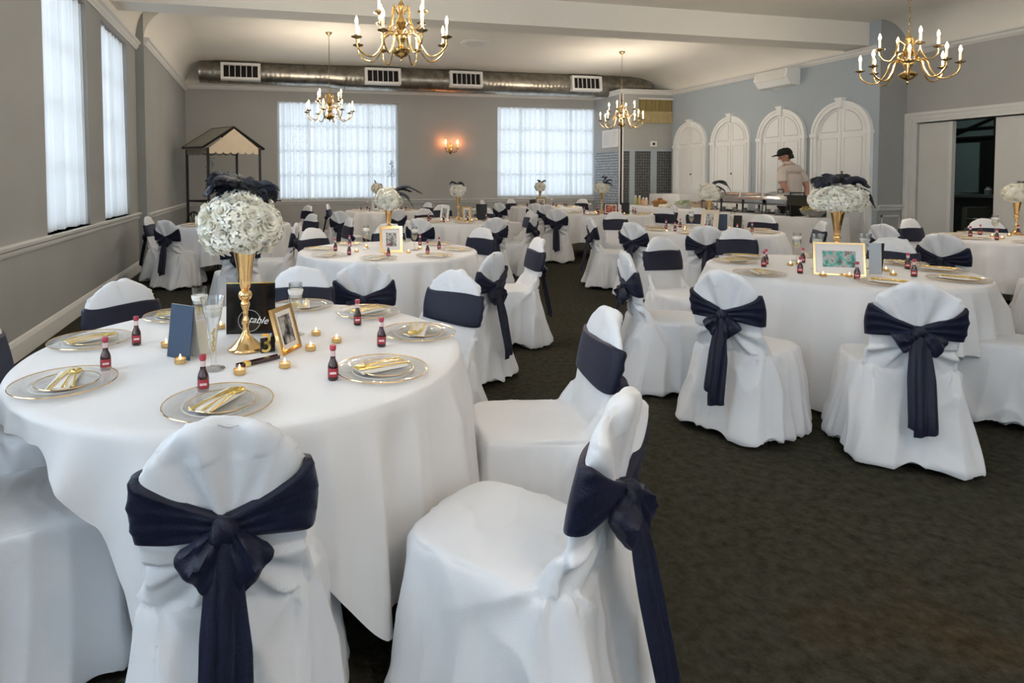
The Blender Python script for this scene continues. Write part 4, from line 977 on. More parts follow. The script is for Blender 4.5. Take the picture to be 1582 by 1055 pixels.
CHAIRS = [
 ('A', -0.085, 1.59, -1.8, 'covered chair with navy bow, its back to the camera, before the nearest table', 0, 1.0),
 ('A', 0.627, 1.456, 38.0, 'covered chair seen from the side, lowest right, its bow trailing into the aisle', 1, 1.0),
 ('A', 0.997, 2.112, 78.0, 'covered chair turned left at the right of the nearest table, above the side-on one', 0, 1.0),
 ('A', 0.768, 2.927, -235.1, 'covered chair facing the camera at the back right of the nearest table', 1, 1.0),
 ('A', 0.128, 3.182, -192.7, 'covered chair behind the stemmed glass at the back of the nearest table', 2, 1.0),
 ('A', -0.536, 2.981, -142.9, 'covered chair facing the camera at the back left, by the left wall', 1, 1.0),
 ('A', -0.78, 2.594, -85.0, 'covered chair cut by the left edge of the photo beside the left wall', 2, 1.0),
 ('B', 0.658, 3.855, -16.4, 'covered chair with bow, its back to the camera, before the second table', 1, 1.0),
 ('B', 1.337, 4.036, 38.0, 'covered chair with dark trailing sash at the front right of the second table', 2, 1.0),
 ('B', 1.992, 4.749, 85.0, 'covered chair turned left at the aisle beside the second table', 3, 1.0),
 ('B', 1.933, 5.71, -242.4, 'covered chair with flat navy band facing the camera, right of the second table', 2, 1.0),
 ('B', 1.309, 6.394, -191.9, 'covered chair behind the gold frame at the back of the second table', 3, 1.0),
 ('B', 0.622, 6.033, -149.9, 'covered chair facing the camera at the back left of the second table', 2, 1.0),
 ('H', 0.056, 7.169, 80.0, 'covered chair with V-shaped sash, back to the camera, left of the second table', 3, 1.0),
 ('H', -0.292, 6.315, 10.0, 'covered chair hidden behind the big flower ball, dark sash below the roses', 2, 1.0),
 ('H', -1.104, 8.363, -30.0, 'covered chair nearest the left wall, long navy tail at its back', 3, 1.0),
 ('H', -1.329, 8.96, -100.0, 'covered chair beside the cart wheel, facing right', 2, 1.0),
 ('H', 0.416, 8.842, -240.0, 'covered chair with flat band right of the cart-side table', 3, 1.0),
 ('G', 0.568, 11.891, -240.0, 'pale covered chair top just behind the flat-band chair below the left far window', 2, 1.0),
 ('H', 0.793, 7.835, -260.0, 'side-on covered chair between the cart-side and middle tables', 3, 1.0),
 ('G', 1.316, 9.849, -30.0, 'covered chair with V sash, back to the camera, left of the far window table', 2, 1.0),
 ('G', 1.557, 12.454, -106.8, 'covered chair top under the window, behind the V-sash chair', 3, 1.0),
 ('G', 3.213, 12.537, -247.5, 'covered chair facing the camera at the right of the far window table', 2, 1.0),
 ('G', 2.095, 10.178, 20.0, "grey-shaded covered chair behind the second table's gold vase", 3, 1.0),
 ('F', 2.732, 9.673, -169.1, 'covered chair facing the camera at the back left of the middle table', 2, 1.0),
 ('F', 3.374, 11.103, -191.6, 'narrow side-on covered chair at the back of the middle table', 3, 1.0),
 ('F', 3.647, 9.827, -216.0, 'covered chair right of the black board behind the middle table', 2, 1.0),
 ('F', 2.093, 7.729, -30.0, 'covered chair with fan-gathered back at the front left of the middle table', 3, 1.0),
 ('F', 2.916, 7.589, 0.8, 'covered chair with gathered back and black sash at the front right of the middle table', 2, 1.0),
 ('F', 3.573, 8.144, 45.8, 'covered chair turned left in the aisle right of the middle table, nearer one', 3, 1.0),
 ('F', 3.822, 8.783, 88.9, 'covered chair behind the aisle chair, flat band toward the camera', 2, 1.0),
 ('J', 5.342, 13.418, -129.9, 'narrow side-on covered chair left of the right far window', 3, 1.0),
 ('J', 5.134, 12.047, -64.6, 'round-backed covered chair with V sash left of the window table', 2, 1.0),
 ('J', 6.173, 13.795, -157.2, 'covered chair top under the right far window sill', 3, 1.0),
 ('J', 5.595, 11.58, -34.7, 'shaded covered chair before the window table, left one', 2, 1.0),
 ('J', 5.49, 10.948, -26.1, 'shaded covered chair before the window table, right one', 3, 1.0),
 ('J', 7.492, 13.342, -238.1, 'covered chair at the right end of the window table', 2, 1.0),
 ('I', 4.839, 9.279, -30.0, 'covered chair with bow and long tail in the middle of the aisle', 3, 1.0),
 ('I', 6.956, 9.495, 76.5, 'covered chair between the red-print table and the buffet bottles', 2, 1.0),
 ('E', 4.369, 6.834, -105.0, 'covered chair with long navy tail at the aisle, turned right', 3, 1.0),
 ('I', 5.094, 7.726, -190.0, 'covered chair with wide dark band facing the camera before the red-print table', 2, 1.0),
 ('E', 4.372, 6.136, -70.0, 'covered chair with low V sash left of the cream-frame table', 3, 1.0),
 ('E', 4.69, 5.578, -38.0, 'gathered covered chair half hidden behind the flat-band one, before the chafing table', 2, 1.0),
 ('E', 6.385, 6.687, -246.8, 'pale covered chair top against the buffet cloth', 3, 1.0),
 ('I', 6.476, 8.835, -240.0, 'grey-shaded covered chair before the salad bowl', 2, 1.0),
 ('I', 7.006, 8.419, -210.0, 'bright covered chair right of the grey-shaded one before the buffet', 3, 1.0),
 ('D', 3.305, 4.132, -175.0, 'covered chair with broad black band at the back left of the landscape-photo table', 2, 1.0),
 ('D', 2.651, 3.468, -108.0, 'side-on covered chair with bow knot at the left of the landscape-photo table', 1, 1.0),
 ('D', 2.665, 2.816, -66.7, 'covered chair with bow, back to the camera, front left of the landscape-photo table', 0, 1.0),
 ('D', 3.178, 2.401, -36.3, 'covered chair with bow, back to the camera, front centre of the landscape-photo table', 1, 1.0),
 ('D', 4.472, 4.753, -203.3, 'covered chair with flat band behind the left plates of the landscape-photo table', 2, 1.0),
 ('D', 4.772, 3.73, -246.3, 'covered chair with flat band right of the landscape photo frame', 3, 1.0),
 ('K', 6.09, 4.061, -77.3, 'covered chair with deep V sash left of the right-edge table', 2, 1.0),
 ('E', 6.015, 5.734, 58.6, 'side-on pale covered chair left of the gold vase, before the arched doors', 3, 1.0),
 ('K', 6.728, 5.002, -90.0, 'narrow covered chair seen edge-on below the grey return wall', 2, 1.0),
 ('K', 7.577, 5.28, -178.5, 'covered chair with black band before the sliding door panel', 3, 1.0),
 ('K', 8.17, 5.071, -220.4, 'covered chair at the back of the right-edge table, before the right panel', 2, 1.0),
 ('A', -0.68, 1.95, -72, 'covered chair at the lower left edge, only seat and skirt in view', 1, 1.0),
 ('D', 4.15, 2.5, 28, 'covered chair cut by the right edge, next to the bow-backed chair', 0, 1.0),
 ('K', 6.75, 3.75, -52, 'covered chair pulled up at the near left of the right-edge table', 3, 1.0)]
protos = [make_chair(1, .0085), make_chair(2, .0085), make_chair(3, .011), make_chair(4, .011)]
used = [False] * 4
for i, (tb, x, y, rz, lab, var, sc) in enumerate(CHAIRS):
    p = protos[var]; rzr = math.radians(rz)
    g = 'covered chairs around ' + TABLES[tb][1]
    if not used[var]:
        used[var] = True; FIRST = p; p['pend'] = 1
        if p.name not in KIDS: KIDS[p.name] = [(c, list(c.children)) for c in p.children]
        p.location = (x, y, 0); p.rotation_euler = (0, 0, rzr); p['label'] = lab; p['group'] = g; o = p; del p['pend']
    else: o = dup(p, (x, y, 0), rzr, lab, g)
    o.scale = (sc, sc, 1)

# ------------------------------------------------------------------ tables and linen
R = .80
def drape(seed, drop, nf=11, flare=.05, amp=.05, N=220):
    rnd = random.Random(seed); ph = [rnd.uniform(0, 6.28) for _ in range(6)]; rows = []
    def tri(x): return 1 - 2 * abs(math.sin(x * .5)) ** 1.3
    def fl(th): return .6 * math.sin(nf * th + ph[0] + 1.1 * math.sin(2 * th + ph[1])) + .4 * math.sin((nf // 2) * th + ph[3])
    def fh(th): return (.8 + .2 * math.sin(3 * th + ph[4])) * (.6 * tri(31 * th + ph[2] + 1.6 * math.sin(5 * th + ph[5])) + .4 * tri(19 * th + ph[3]))
    for r in (.0005, .2, .45, .65, .76):
        rows.append([(r * math.cos(t), r * math.sin(t), .7625 + .0016 * noise.noise(Vector((r * math.cos(t) * 5, r * math.sin(t) * 5, seed)))) for t in [2 * PI * i / N for i in range(N)]])
    rows.append([((R - .006) * math.cos(t), (R - .006) * math.sin(t), .7615) for t in [2 * PI * i / N for i in range(N)]])
    rows.append([((R + .002) * math.cos(t), (R + .002) * math.sin(t), .755) for t in [2 * PI * i / N for i in range(N)]])
    K = 18
    for k in range(1, K + 1):
        row = []
        for i in range(N):
            t = 2 * PI * i / N; D = drop(t); s = D * (k / K); q = s / .7
            g = min(1, s / .14)
            rr = R + .004 + flare * s / .6 * (1 - .3 * q) + amp * 1.5 * g * (.35 + .8 * q) * (fl(t) + .35) + .034 * g * (.6 + .7 * q) * (fh(t) + .45)
            rr += .006 * g * noise.noise(Vector((math.cos(t) * 9, math.sin(t) * 9, s * 3 + seed)))
            rr = max(rr, R - .018 - .03 * q)
            row.append((rr * math.cos(t), rr * math.sin(t), .755 - s))
        rows.append(row)
    return MB().grid(rows, wrap=True)
def ptab(pts):
    pts = sorted(pts); pts = [(pts[-1][0] - 360, pts[-1][1])] + pts + [(pts[0][0] + 360, pts[0][1])]
    def f(t):
        d = math.degrees(t); d = (d + 180) % 360 - 180
        for (a, b), (c, e) in zip(pts, pts[1:]):
            if a <= d <= c: k = (d - a) / (c - a); k = k * k * (3 - 2 * k) * .5 + k * .5; return b + (e - b) * k
        return pts[0][1]
    return f
DROPS = {'A': ptab([(-178, .14), (-160, .07), (-132, .06), (-125, .12), (-117, .23), (-111, .36), (-105, .50), (-98, .44), (-78, .40), (-66, .60), (-50, .60), (0, .58), (90, .6), (150, .4)]),
         'D': ptab([(-141, .73), (-120, .5), (-108, .34), (-90, .36), (-50, .70), (0, .55), (60, .6), (130, .62), (175, .60)])}
def square(rot, a=.36, b=.70):
    def f(t): u = abs(math.cos(2 * (t - rot))); return a + (b - a) * (1 - u) ** .8
    return f
top_mesh = MB().lathe([(0, .735), (R - .012, .735), (R - .008, .74), (R - .008, .752), (R - .012, .757), (0, .757)], 64).mesh('tabletop', mat('plywood', (.35, .24, .13), .6), 40)
def frame_leg(s):
    return MB().tube([(s * .22, -.2, .73), (s * .26, -.22, .02), (s * .26, -.22, .0)], .014, 8).tube([(s * .22, .2, .73), (s * .26, .22, .0)], .014, 8).tube([(s * .24, -.21, .3), (s * .24, .21, .3)], .012, 8)
lm = [frame_leg(s).mesh('leg_frame', M['greymetal'], 60) for s in (-1, 1)]
for i, (k, ((cx, cy), nm)) in enumerate(TABLES.items()):
    t = thing('round_table', 'round banquet table under the white cloth, ' + nm, 'table', (cx, cy, 0), 0, 'round banquet tables')
    obj('tabletop', top_mesh, t); [obj('leg_frame', m_, t) for m_ in lm]
    d = DROPS.get(k) or square(.3 + i * .7, .46, .66)
    o = drape(i + 3, d, 11 if k in 'AD' else 13, amp=.03, N=720 if k in 'AD' else 420).build('tablecloth', M['tcloth'], None, 180, (cx, cy, 0))
    tag(o, 'white round tablecloth with hanging folds on ' + nm, 'tablecloth', 'white tablecloths')

# ------------------------------------------------------------------ tableware prototypes
ZT_ = .7645
def charger():
    t = thing('charger_plate', None, 'plate')
    MB().lathe([(0, .003), (.09, .003), (.105, .006), (.15, .013), (.152, .0145), (.15, .0155), (.104, .009), (.089, .006), (0, .006)], 40).build('plate', M['plate'], t)
    MB().tube([(.1515 * math.cos(a), .1515 * math.sin(a), .0145) for a in [2 * PI * k / 48 for k in range(48)]], .0018, 5, closed=True).build('gold_rim', M['gold'], t)
    MB().tube([(.098 * math.cos(a), .098 * math.sin(a), .0085) for a in [2 * PI * k / 40 for k in range(40)]], .0012, 5, closed=True).build('inner_rim', M['trim'], t)
    return t
def dessert():
    t = thing('dessert_plate', None, 'plate')
    MB().lathe([(0, 0), (.06, 0), (.09, .008), (.0915, .0095), (.06, .003), (0, .003)], 36).build('plate', M['plate'], t)
    MB().tube([(.091 * math.cos(a), .091 * math.sin(a), .009) for a in [2 * PI * k / 40 for k in range(40)]], .0014, 5, closed=True).build('gold_rim', M['gold'], t)
    return t
def napkin():
    t = MB().box(-.033, .033, -.085, .085, 0, .004).box(-.031, .034, -.083, .084, .004, .007).build('paper_napkin', M['napkin'], None, None); t['category'] = 'napkin'; return t
def fork():
    t = thing('gold_fork', None, 'fork'); h = MB()
    h.tube([(0, -.09, .002), (0, -.03, .004), (0, .03, .005), (0, .045, .003)], [.0045, .003, .003, .004], 8, flat=.5).build('handle', M['cutgold'], t)
    f = MB(); f.box(-.011, .011, .042, .058, .001, .004)
    for k in range(4): f.tube([(-.0093 + k * .0062, .056, .002), (-.0093 + k * .0062, .075, .001), (-.0093 + k * .0062, .092, .004)], .0017, 5)
    f.build('tines', M['cutgold'], t); return t
def knife():
    t = thing('gold_knife', None, 'knife')
    MB().tube([(0, -.095, .002), (0, -.04, .004), (0, .0, .003)], [.005, .004, .003], 8, flat=.5).build('handle', M['cutgold'], t)
    MB().add([(-.007, 0, .002), (.006, 0, .002), (.008, .07, .002), (.002, .095, .002), (-.006, .08, .002), (-.007, 0, .0035), (.006, 0, .0035), (.008, .07, .003), (.002, .095, .003), (-.006, .08, .0035)],
             [(0, 1, 2, 3, 4), (5, 6, 7, 8, 9), (0, 1, 6, 5), (1, 2, 7, 6), (2, 3, 8, 7), (3, 4, 9, 8), (4, 0, 5, 9)]).build('blade', M['cutgold'], t, None)
    return t
def spoon():
    t = thing('gold_spoon', None, 'spoon')
    MB().tube([(0, -.09, .002), (0, 0, .004), (0, .05, .004)], [.0045, .003, .003], 8, flat=.5).build('handle', M['cutgold'], t)
    MB().sphere((0, .07, .004), (.017, .025, .004), 14, 8).build('bowl', M['cutgold'], t); return t
def bottle():
    t = thing('mini_sauce_bottle', None, 'bottle')
    MB().lathe([(0, 0), (.0155, 0), (.0175, .003), (.0172, .042), (.015, .052), (.0085, .068), (.0075, .092), (.0085, .094), (.0085, .098)], 20).build('bottle', M['sauce'], t)
    l = MB().lathe([(.0180, .012), (.0183, .013), (.0181, .038), (.0176, .039)], 12, RZ(-PI / 2 - .9), False, 1.8).build('label', M['red'], t)
    MB().box(-.010, .010, -.0193, -.0185, .022, .029).build('label_stripe', M['capband'], t, None)
    MB().lathe([(.0083, .076), (.0087, .077), (.0087, .093), (.008, .094)], 16, cap=False).build('neck_label', M['capband'], t)
    MB().lathe([(.0098, .096), (.0102, .098), (.0102, .108), (.009, .111), (0, .112)], 16).build('cap', M['cap'], t); return t
def tealight():
    t = thing('tealight', None, 'candle')
    MB().lathe([(0, 0), (.019, 0), (.0195, .002), (.0195, .0165), (.0185, .0165), (.018, .012)], 24).build('cup', M['tin'], t)
    MB().lathe([(0, .0125), (.0185, .0125)], 20).build('wax', M['wax'], t)
    MB().lathe([(0, .013), (.003, .017), (.0035, .021), (.001, .030), (0, .032)], 8).build('flame', M['flame'], t, 180); return t
def glass_cyl():
    t = thing('stemmed_glass', None, 'glass')
    MB().lathe([(0, 0), (.034, .001), (.034, .003), (.006, .008), (.0045, .02), (.0045, .075), (.006, .085), (.016, .10), (.026, .12), (.028, .14), (.0275, .215), (.0265, .215), (.027, .14), (.024, .122), (.014, .102), (0, .095)], 24).build('glass', M['glass'], t)
    b = MB(); rv = random.Random(2)
    for k in range(16): a = rv.uniform(0, 6.3); q = .012 * math.sqrt(rv.random()); b.sphere((q * math.cos(a), q * math.sin(a), .105 + rv.uniform(0, .03)), .004, 6, 4)
    tag(b.build('gold_beads', M['cutgold'], t), None, None); return t
def glass_flute():
    t = thing('flared_glass', None, 'glass')
    MB().lathe([(0, 0), (.038, .001), (.038, .003), (.010, .006), (.009, .03), (.009, .06), (.012, .10), (.020, .15), (.034, .215), (.040, .245), (.039, .245), (.033, .215), (.018, .15), (.010, .10), (.007, .06), (0, .05)], 24).build('glass', M['glass'], t)
    b = MB(); rv = random.Random(4)
    for k in range(26): a = rv.uniform(0, 6.3); b.sphere((.005 * math.cos(a), .005 * math.sin(a), .06 + .003 * k), .004, 6, 4)
    b.build('gold_beads', M['cutgold'], t); return t
def fcandle(r): t = MB().lathe([(0, -.022), (r * .75, -.02), (r, 0), (r, .006), (r * .6, .008), (0, .007)], 20).build('floating_candle', M['wwax'], None); t['category'] = 'candle'; return t
def vase():
    t = thing('trumpet_vase', None, 'vase')
    fz = lambda z: z if z < .058 else .058 + (z - .058) * 1.42
    MB().lathe([(r_, fz(z_)) for r_, z_ in [(0, .001), (.066, .001), (.067, .006), (.060, .012), (.045, .024), (.028, .042), (.016, .058), (.011, .07), (.010, .08), (.015, .088), (.013, .098), (.0095, .105), (.009, .12), (.013, .128), (.018, .138), (.013, .148)]], 32).build('foot', M['gold'], t, 180)
    MB().lathe([(.010, .184), (.021, .192), (.026, .206), (.022, .219), (.012, .226)], 24).build('ball_knop', M['gold'], t, 180)
    MB().lathe([(.013, .224), (.019, .236), (.024, .27), (.032, .32), (.041, .37), (.050, .405), (.052, .408), (.048, .404), (.037, .362), (.02, .27), (0, .236)], 32).build('trumpet', M['gold'], t, 180); return t
def rose(mb, r, seed, xf=None):
    """spiral of cupped petals, opening outwards"""
    rnd = random.Random(seed)
    for li, (n, a, h, z0, span) in enumerate(((2, .17, 1.02, .0, 1.6), (3, .33, .98, .0, 1.25), (4, .54, .84, -.02, 1.0), (5, .80, .62, -.05, .82), (6, 1.06, .36, -.08, .68))):
        for k in range(n):
            a0 = 2 * PI * k / n + li * .75 + rnd.uniform(-.12, .12); tw = rnd.uniform(-.06, .06); rows = []
            for j in range(7):
                v = j / 6; row = []
                for i in range(8):
                    u = (i / 7 - .5) * 2; ve = v * (1 - .22 * abs(u) ** 2.5)
                    rad = a * r * math.sin(min(1, ve * 1.05) * PI / 2) ** .75 + (.13 + .03 * li) * r * max(0, (ve - .72) / .28) ** 2 + .035 * r * (u + .0)
                    z = r * (z0 + h * ve ** .9) - .10 * r * max(0, (ve - .8) / .2) ** 2 * (li > 0) + tw * r * u
                    an = a0 + u * span * (.35 + .65 * math.sin(min(1., v * 1.4) * PI / 2)); row.append((rad * math.cos(an), rad * math.sin(an), z))
                rows.append(row)
            mb.grid(rows, xf)
def hyd(mb, r, seed, xf=None):
    rnd = random.Random(seed)
    for k in range(30):
        zz = 1 - (k + .5) / 30 * 1.15; a = k * 2.39996; q = math.sqrt(max(0, 1 - zz * zz)); n = Vector((q * math.cos(a), q * math.sin(a), zz)); c = n * r * rnd.uniform(.88, 1.02)
        u = n.cross(Vector((.3, .2, 1))).normalized(); v = n.cross(u); w = r * .25; tw = rnd.uniform(0, 1.5)
        u, v = u * math.cos(tw) + v * math.sin(tw), v * math.cos(tw) - u * math.sin(tw)
        for d1, d2 in ((u, v), (v, -u), (-u, -v), (-v, u)):
            P = [c, c + (d1 * .55 + d2 * .5) * w + n * w * .2, c + (d1 * 1.05 + d2 * .42) * w + n * w * .22, c + d1 * w * 1.3 + n * w * .05, c + (d1 * 1.05 - d2 * .42) * w + n * w * .22, c + (d1 * .55 - d2 * .5) * w + n * w * .2, c + d1 * w * .7 + n * w * .05]
            mb.add(P, [(0, 1, 6), (1, 2, 6), (2, 3, 6), (3, 4, 6), (4, 5, 6), (5, 0, 6)], xf)
def feather(mb, pts, bl, seed, droop=.6, n=85):
    """ostrich plume: a curved quill carrying many curling barbs"""
    rnd = random.Random(seed); P = [Vector(p) for p in pts]
    def at(t):
        k = t * (len(P) - 1); i = min(int(k), len(P) - 2); f = k - i; a = P[max(0, i - 1)]; b = P[i]; c = P[i + 1]; d = P[min(len(P) - 1, i + 2)]
        return .5 * ((2 * b) + (c - a) * f + (2 * a - 5 * b + 4 * c - d) * f * f + (3 * b - a - 3 * c + d) * f ** 3)
    mb.tube([at(k / 14) for k in range(15)], .0016, 4)
    for k in range(n * 2):
        t = .12 + .88 * k / (n * 2); p = at(t); tg = (at(min(1, t + .02)) - at(max(0, t - .02))).normalized()
        side = tg.cross(Vector((0, 0, 1))); side = side.normalized() if side.length > .01 else Vector((1, 0, 0))
        L = 1.25 * bl * (math.sin(PI * min(1, .25 + t * .72)) ** .6) * rnd.uniform(.8, 1.15)
        for s in (-1, 1):
            d = (side * s + tg * .7 + Vector((0, 0, rnd.uniform(-.1, .5)))).normalized(); w = tg * .0085; q = [p]
            for j in range(1, 5): q.append(q[-1] + (d + Vector((0, 0, -droop * j * .45)) + tg * .1 * j).normalized() * L / 4)
            for j in range(4):
                ww = w * (1.3 if j < 3 else .8)
                mb.add([q[j] - ww, q[j] + ww, q[j + 1] + ww * (.9 if j < 3 else .2), q[j + 1] - ww * (.9 if j < 3 else .2)], [(0, 1, 2, 3)])
def bouquet(label, loc, rad, sq, nb, feathers, seed, split=True, fb=.06, group=None):
    """ball of cream roses and hydrangeas; local origin at the ball's centre"""
    t = thing('flower_centrepiece', label, 'flowers', loc, 0, group); rnd = random.Random(seed)
    core = MB().sphere((0, 0, 0), (rad * .74, rad * .74, rad * .74 * sq), 16, 10).build('foam_ball', M['petal'], t)
    rs = [MB() for _ in range(3)]
    br = rad * 1.9 / math.sqrt(nb) * 1.25
    rose(rs[0], br, 1); rose(rs[1], br * .9, 2); hyd(rs[2], br * .95, 3)
    ms = [q.mesh('rose' if i < 2 else 'hydrangea', M['petal'], 180) for i, q in enumerate(rs)]
    allm = MB()
    for k in range(nb):
        zz = 1 - 1.72 * (k + .5) / nb; a = k * 2.39996 + seed; q = math.sqrt(1 - zz * zz); n = Vector((q * math.cos(a), q * math.sin(a), zz))
        c = Vector((n.x * (rad - br * .55), n.y * (rad - br * .55), n.z * (rad - br * .55) * sq)); nn = Vector((n.x, n.y, n.z / sq)).normalized()
        rot = nn.to_track_quat('Z', 'Y').to_matrix().to_4x4() @ RZ(rnd.uniform(0, 6)); w = rnd.choices((0, 1, 2), (4, 4, 3))[0]; sc = rnd.uniform(.85, 1.2)
        xf = T(*c) @ rot @ SC(sc, sc, sc) @ T(0, 0, -br * .25)
        if split:
            o = obj('rose' if w < 2 else 'hydrangea', ms[w], t); o.matrix_local = xf
        else: allm.add(rs[w].v, rs[w].f, xf)
    if not split: allm.build('blossoms', M['petal'], t, 180)
    lf = MB()
    for a, e in ((2.2, .75), (.4, .8)):
        n = Vector((math.cos(a) * math.cos(e), math.sin(a) * math.cos(e), math.sin(e))); u = n.cross(Vector((0, 0, 1))).normalized() * rad * .17
        c = n * rad * .93; c.z *= sq; lf.add([c, c + u + n * rad * .15, c + n * rad * .42, c - u + n * rad * .12], [(0, 1, 2, 3)])
    lf.build('leaf', M['leaf'], t, 180)
    for i, f in enumerate(feathers):
        m_ = MB(); feather(m_, f, fb, seed * 7 + i); m_.build('feather', M['feather'], t, None)
    return t
def frame_obj(name, label, loc, yaw, w, h, bw, fm, pm, pw, lean=.28, cat='picture frame', mw=None):
    t = thing(name, label, cat, loc, yaw); xf = RX(-lean)
    MB().box(-w / 2, w / 2, 0, .014, 0, bw, xf).box(-w / 2, w / 2, 0, .014, h - bw, h, xf).box(-w / 2, -w / 2 + bw, 0, .014, bw, h - bw, xf).box(w / 2 - bw, w / 2, 0, .014, bw, h - bw, xf).build('frame', fm, t, None)
    MB().box(-w / 2 + bw, w / 2 - bw, .004, .010, bw, h - bw, xf).build('mat_board', M['matboard'], t, None)
    MB().box(-pw[0] / 2, pw[0] / 2, .001, .004, h / 2 - pw[1] / 2, h / 2 + pw[1] / 2, xf).build('photo', pm, t, None)
    MB().add([(-.02, .014, h * .75), (.02, .014, h * .75), (.02, .014 + h * .28, 0), (-.02, .014 + h * .28, 0), (-.02, .018, h * .75), (.02, .018, h * .75), (.02, .019 + h * .28, 0), (-.02, .019 + h * .28, 0)], [(0, 1, 2, 3), (4, 5, 6, 7), (0, 1, 5, 4), (2, 3, 7, 6), (0, 3, 7, 4), (1, 2, 6, 5)], T(0, h * lean * .72, 0)).build('stand', M['black'], t, None)
    return t
def text(parent, body, size, loc, rot, m, name='lettering', shear=0., ext=.001, align='CENTER'):
    c = bpy.data.curves.new(name, 'FONT'); c.body = body; c.size = size; c.extrude = ext; c.align_x = align; c.shear = shear; c.materials.append(m)
    f = bpy.data.objects.new('tmp', c); C.objects.link(f); dg = bpy.context.evaluated_depsgraph_get(); dg.update()
    me = bpy.data.meshes.new_from_object(f.evaluated_get(dg)); bpy.data.objects.remove(f); o = bpy.data.objects.new(name, me); C.objects.link(o); o.parent = parent; o.location = loc; o.rotation_euler = rot; return o

PR = {'charger': charger(), 'dessert': dessert(), 'napkin': napkin(), 'fork': fork(), 'knife': knife(), 'spoon': spoon(), 'bottle': bottle(), 'tealight': tealight(), 'gcyl': glass_cyl(), 'gflute': glass_flute(), 'fc': fcandle(.025), 'vase': vase()}
taken = set()
def put(kind, x, y, z, rz, label, group=None, s=None):
    p = PR[kind]
    if kind not in taken:
        taken.add(kind)
        if p.name not in KIDS: KIDS[p.name] = [(c, list(c.children)) for c in p.children]
        p.location = (x, y, z); p.rotation_euler = (0, 0, rz); p['label'] = label
        if group: p['group'] = group
        o = p
    else: o = dup(p, (x, y, z), rz, label, group)
    if s: o.scale = (s, s, s)
    return o
TN = {'A': 'nearest table', 'D': 'landscape-photo table', 'B': 'second table', 'E': 'cream-frame table', 'F': 'middle table', 'G': 'left window table',
      'H': 'cart-side table', 'I': 'red-print table', 'J': 'right window table', 'K': 'right-edge table'}
def clock(dx, dy):
    a = (math.degrees(math.atan2(dy, dx)) + 13.4) % 360     # measured against the camera's heading
    return ['right', 'back right', 'back', 'back left', 'left', 'front left', 'front', 'front right'][int((a + 22.5) // 45) % 8]
def setting(tb, x, y, cut=None, full=True, bot=None, seen=None):
    (cx, cy), _ = TABLES[tb]; w = seen or clock(x - cx, y - cy); tn = TN[tb]; az = math.atan2(cy - y, cx - x) - PI / 2
    put('charger', x, y, ZT_, az, 'gold-rimmed clear charger plate, %s place of the %s' % (w, tn), 'charger plates on the ' + tn)
    z = ZT_ + .0065
    if full: put('dessert', x + .012, y - .01, ZT_ + .0095, az, 'small clear plate stacked on the %s charger of the %s' % (w, tn), 'small plates on the ' + tn); z = ZT_ + .0140
    cz = az + (cut if cut is not None else random.uniform(-.9, .9))
    put('napkin', x, y, z, cz, 'folded white paper napkin on the %s plate of the %s' % (w, tn), 'napkins on the ' + tn)
    dx, dy = math.cos(cz), math.sin(cz)
    put('fork', x + .012 * dx, y + .012 * dy, z + .0075, cz + .05, 'gold fork on the %s plate of the %s' % (w, tn), 'gold forks on the ' + tn)
    put('knife', x - .014 * dx, y - .014 * dy, z + .0075, cz - .06, 'gold knife on the %s plate of the %s' % (w, tn), 'gold knives on the ' + tn)
    if full: put('spoon', x + .03 * dx, y + .03 * dy, z + .0075, cz + .16, 'gold spoon on the %s plate of the %s' % (w, tn), 'gold spoons on the ' + tn)
    if bot: put('bottle', bot[0], bot[1], ZT_, math.atan2(-bot[1], -bot[0]) + PI / 2, 'mini dark red sauce bottle, %s place of the %s' % (w, tn), 'mini sauce bottles on the ' + tn)
# nearest table, as photographed
for (px, py, cut, bt) in ((-.679, 2.55, .9, (-.496, 2.474)), (-.618, 2.03, 1.1, (-.532, 2.165)), (-.137, 1.735, -.45, (-.191, 1.872)), (.367, 1.915, 1.1, (.202, 1.880)), (.603, 2.345, 1.2, (.424, 2.215)), (.464, 2.765, -.1, (.386, 2.572)), (-.405, 2.923, .9, None), (.174, 2.99, .3, None)):
    setting('A', px, py, cut, True, bt)
for k, (x, y) in enumerate(((-.379, 2.416), (-.298, 2.185), (-.196, 2.66), (-.091, 2.012), (.056, 2.044), (.157, 2.233), (.264, 2.316), (.194, 2.445))):
    put('tealight', x, y, ZT_, k, 'lit gold tealight on the nearest table, %s' % ['behind the navy card', 'before the foot of the navy card', 'behind the flared glass', 'nearest the camera, left of the pen', 'at the pen\'s right end', 'right of the picture frame', 'rightmost of all', 'farthest right behind the frame'][k], 'lit tealights on the nearest table')
put('vase', -.079, 2.300, ZT_, 0, 'tall gold trumpet vase at the centre of the nearest table')
put('gflute', -.178, 2.082, ZT_, 0, 'flared glass with gold beads nearest the camera, left of the vase'); put('fc', -.178, 2.082, ZT_ + .205, 0, 'white candle floating in the flared glass left of the vase', None, 1.25)
put('gcyl', -.26, 2.47, ZT_, 0, 'straight stemmed glass behind the flared one on the nearest table'); put('fc', -.26, 2.47, ZT_ + .175, 0, 'white candle in the stemmed glass behind the flared one')
put('gcyl', .115, 2.47, ZT_, .5, 'stemmed glass with gold beads behind the tilted picture frame'); put('fc', .115, 2.47, ZT_ + .18, 0, 'white candle in the stemmed glass behind the picture frame')
frame_obj('picture_frame', 'gold picture frame with a monochrome photo tilted beside the vase', (.092, 2.232, ZT_), math.radians(56), .135, .172, .016, M['gold'], M['photo_bw'], (.072, .105))
t = thing('table_card', 'tall folded navy card standing on the nearest table', 'card', (-.313, 2.24, ZT_), math.radians(-42))
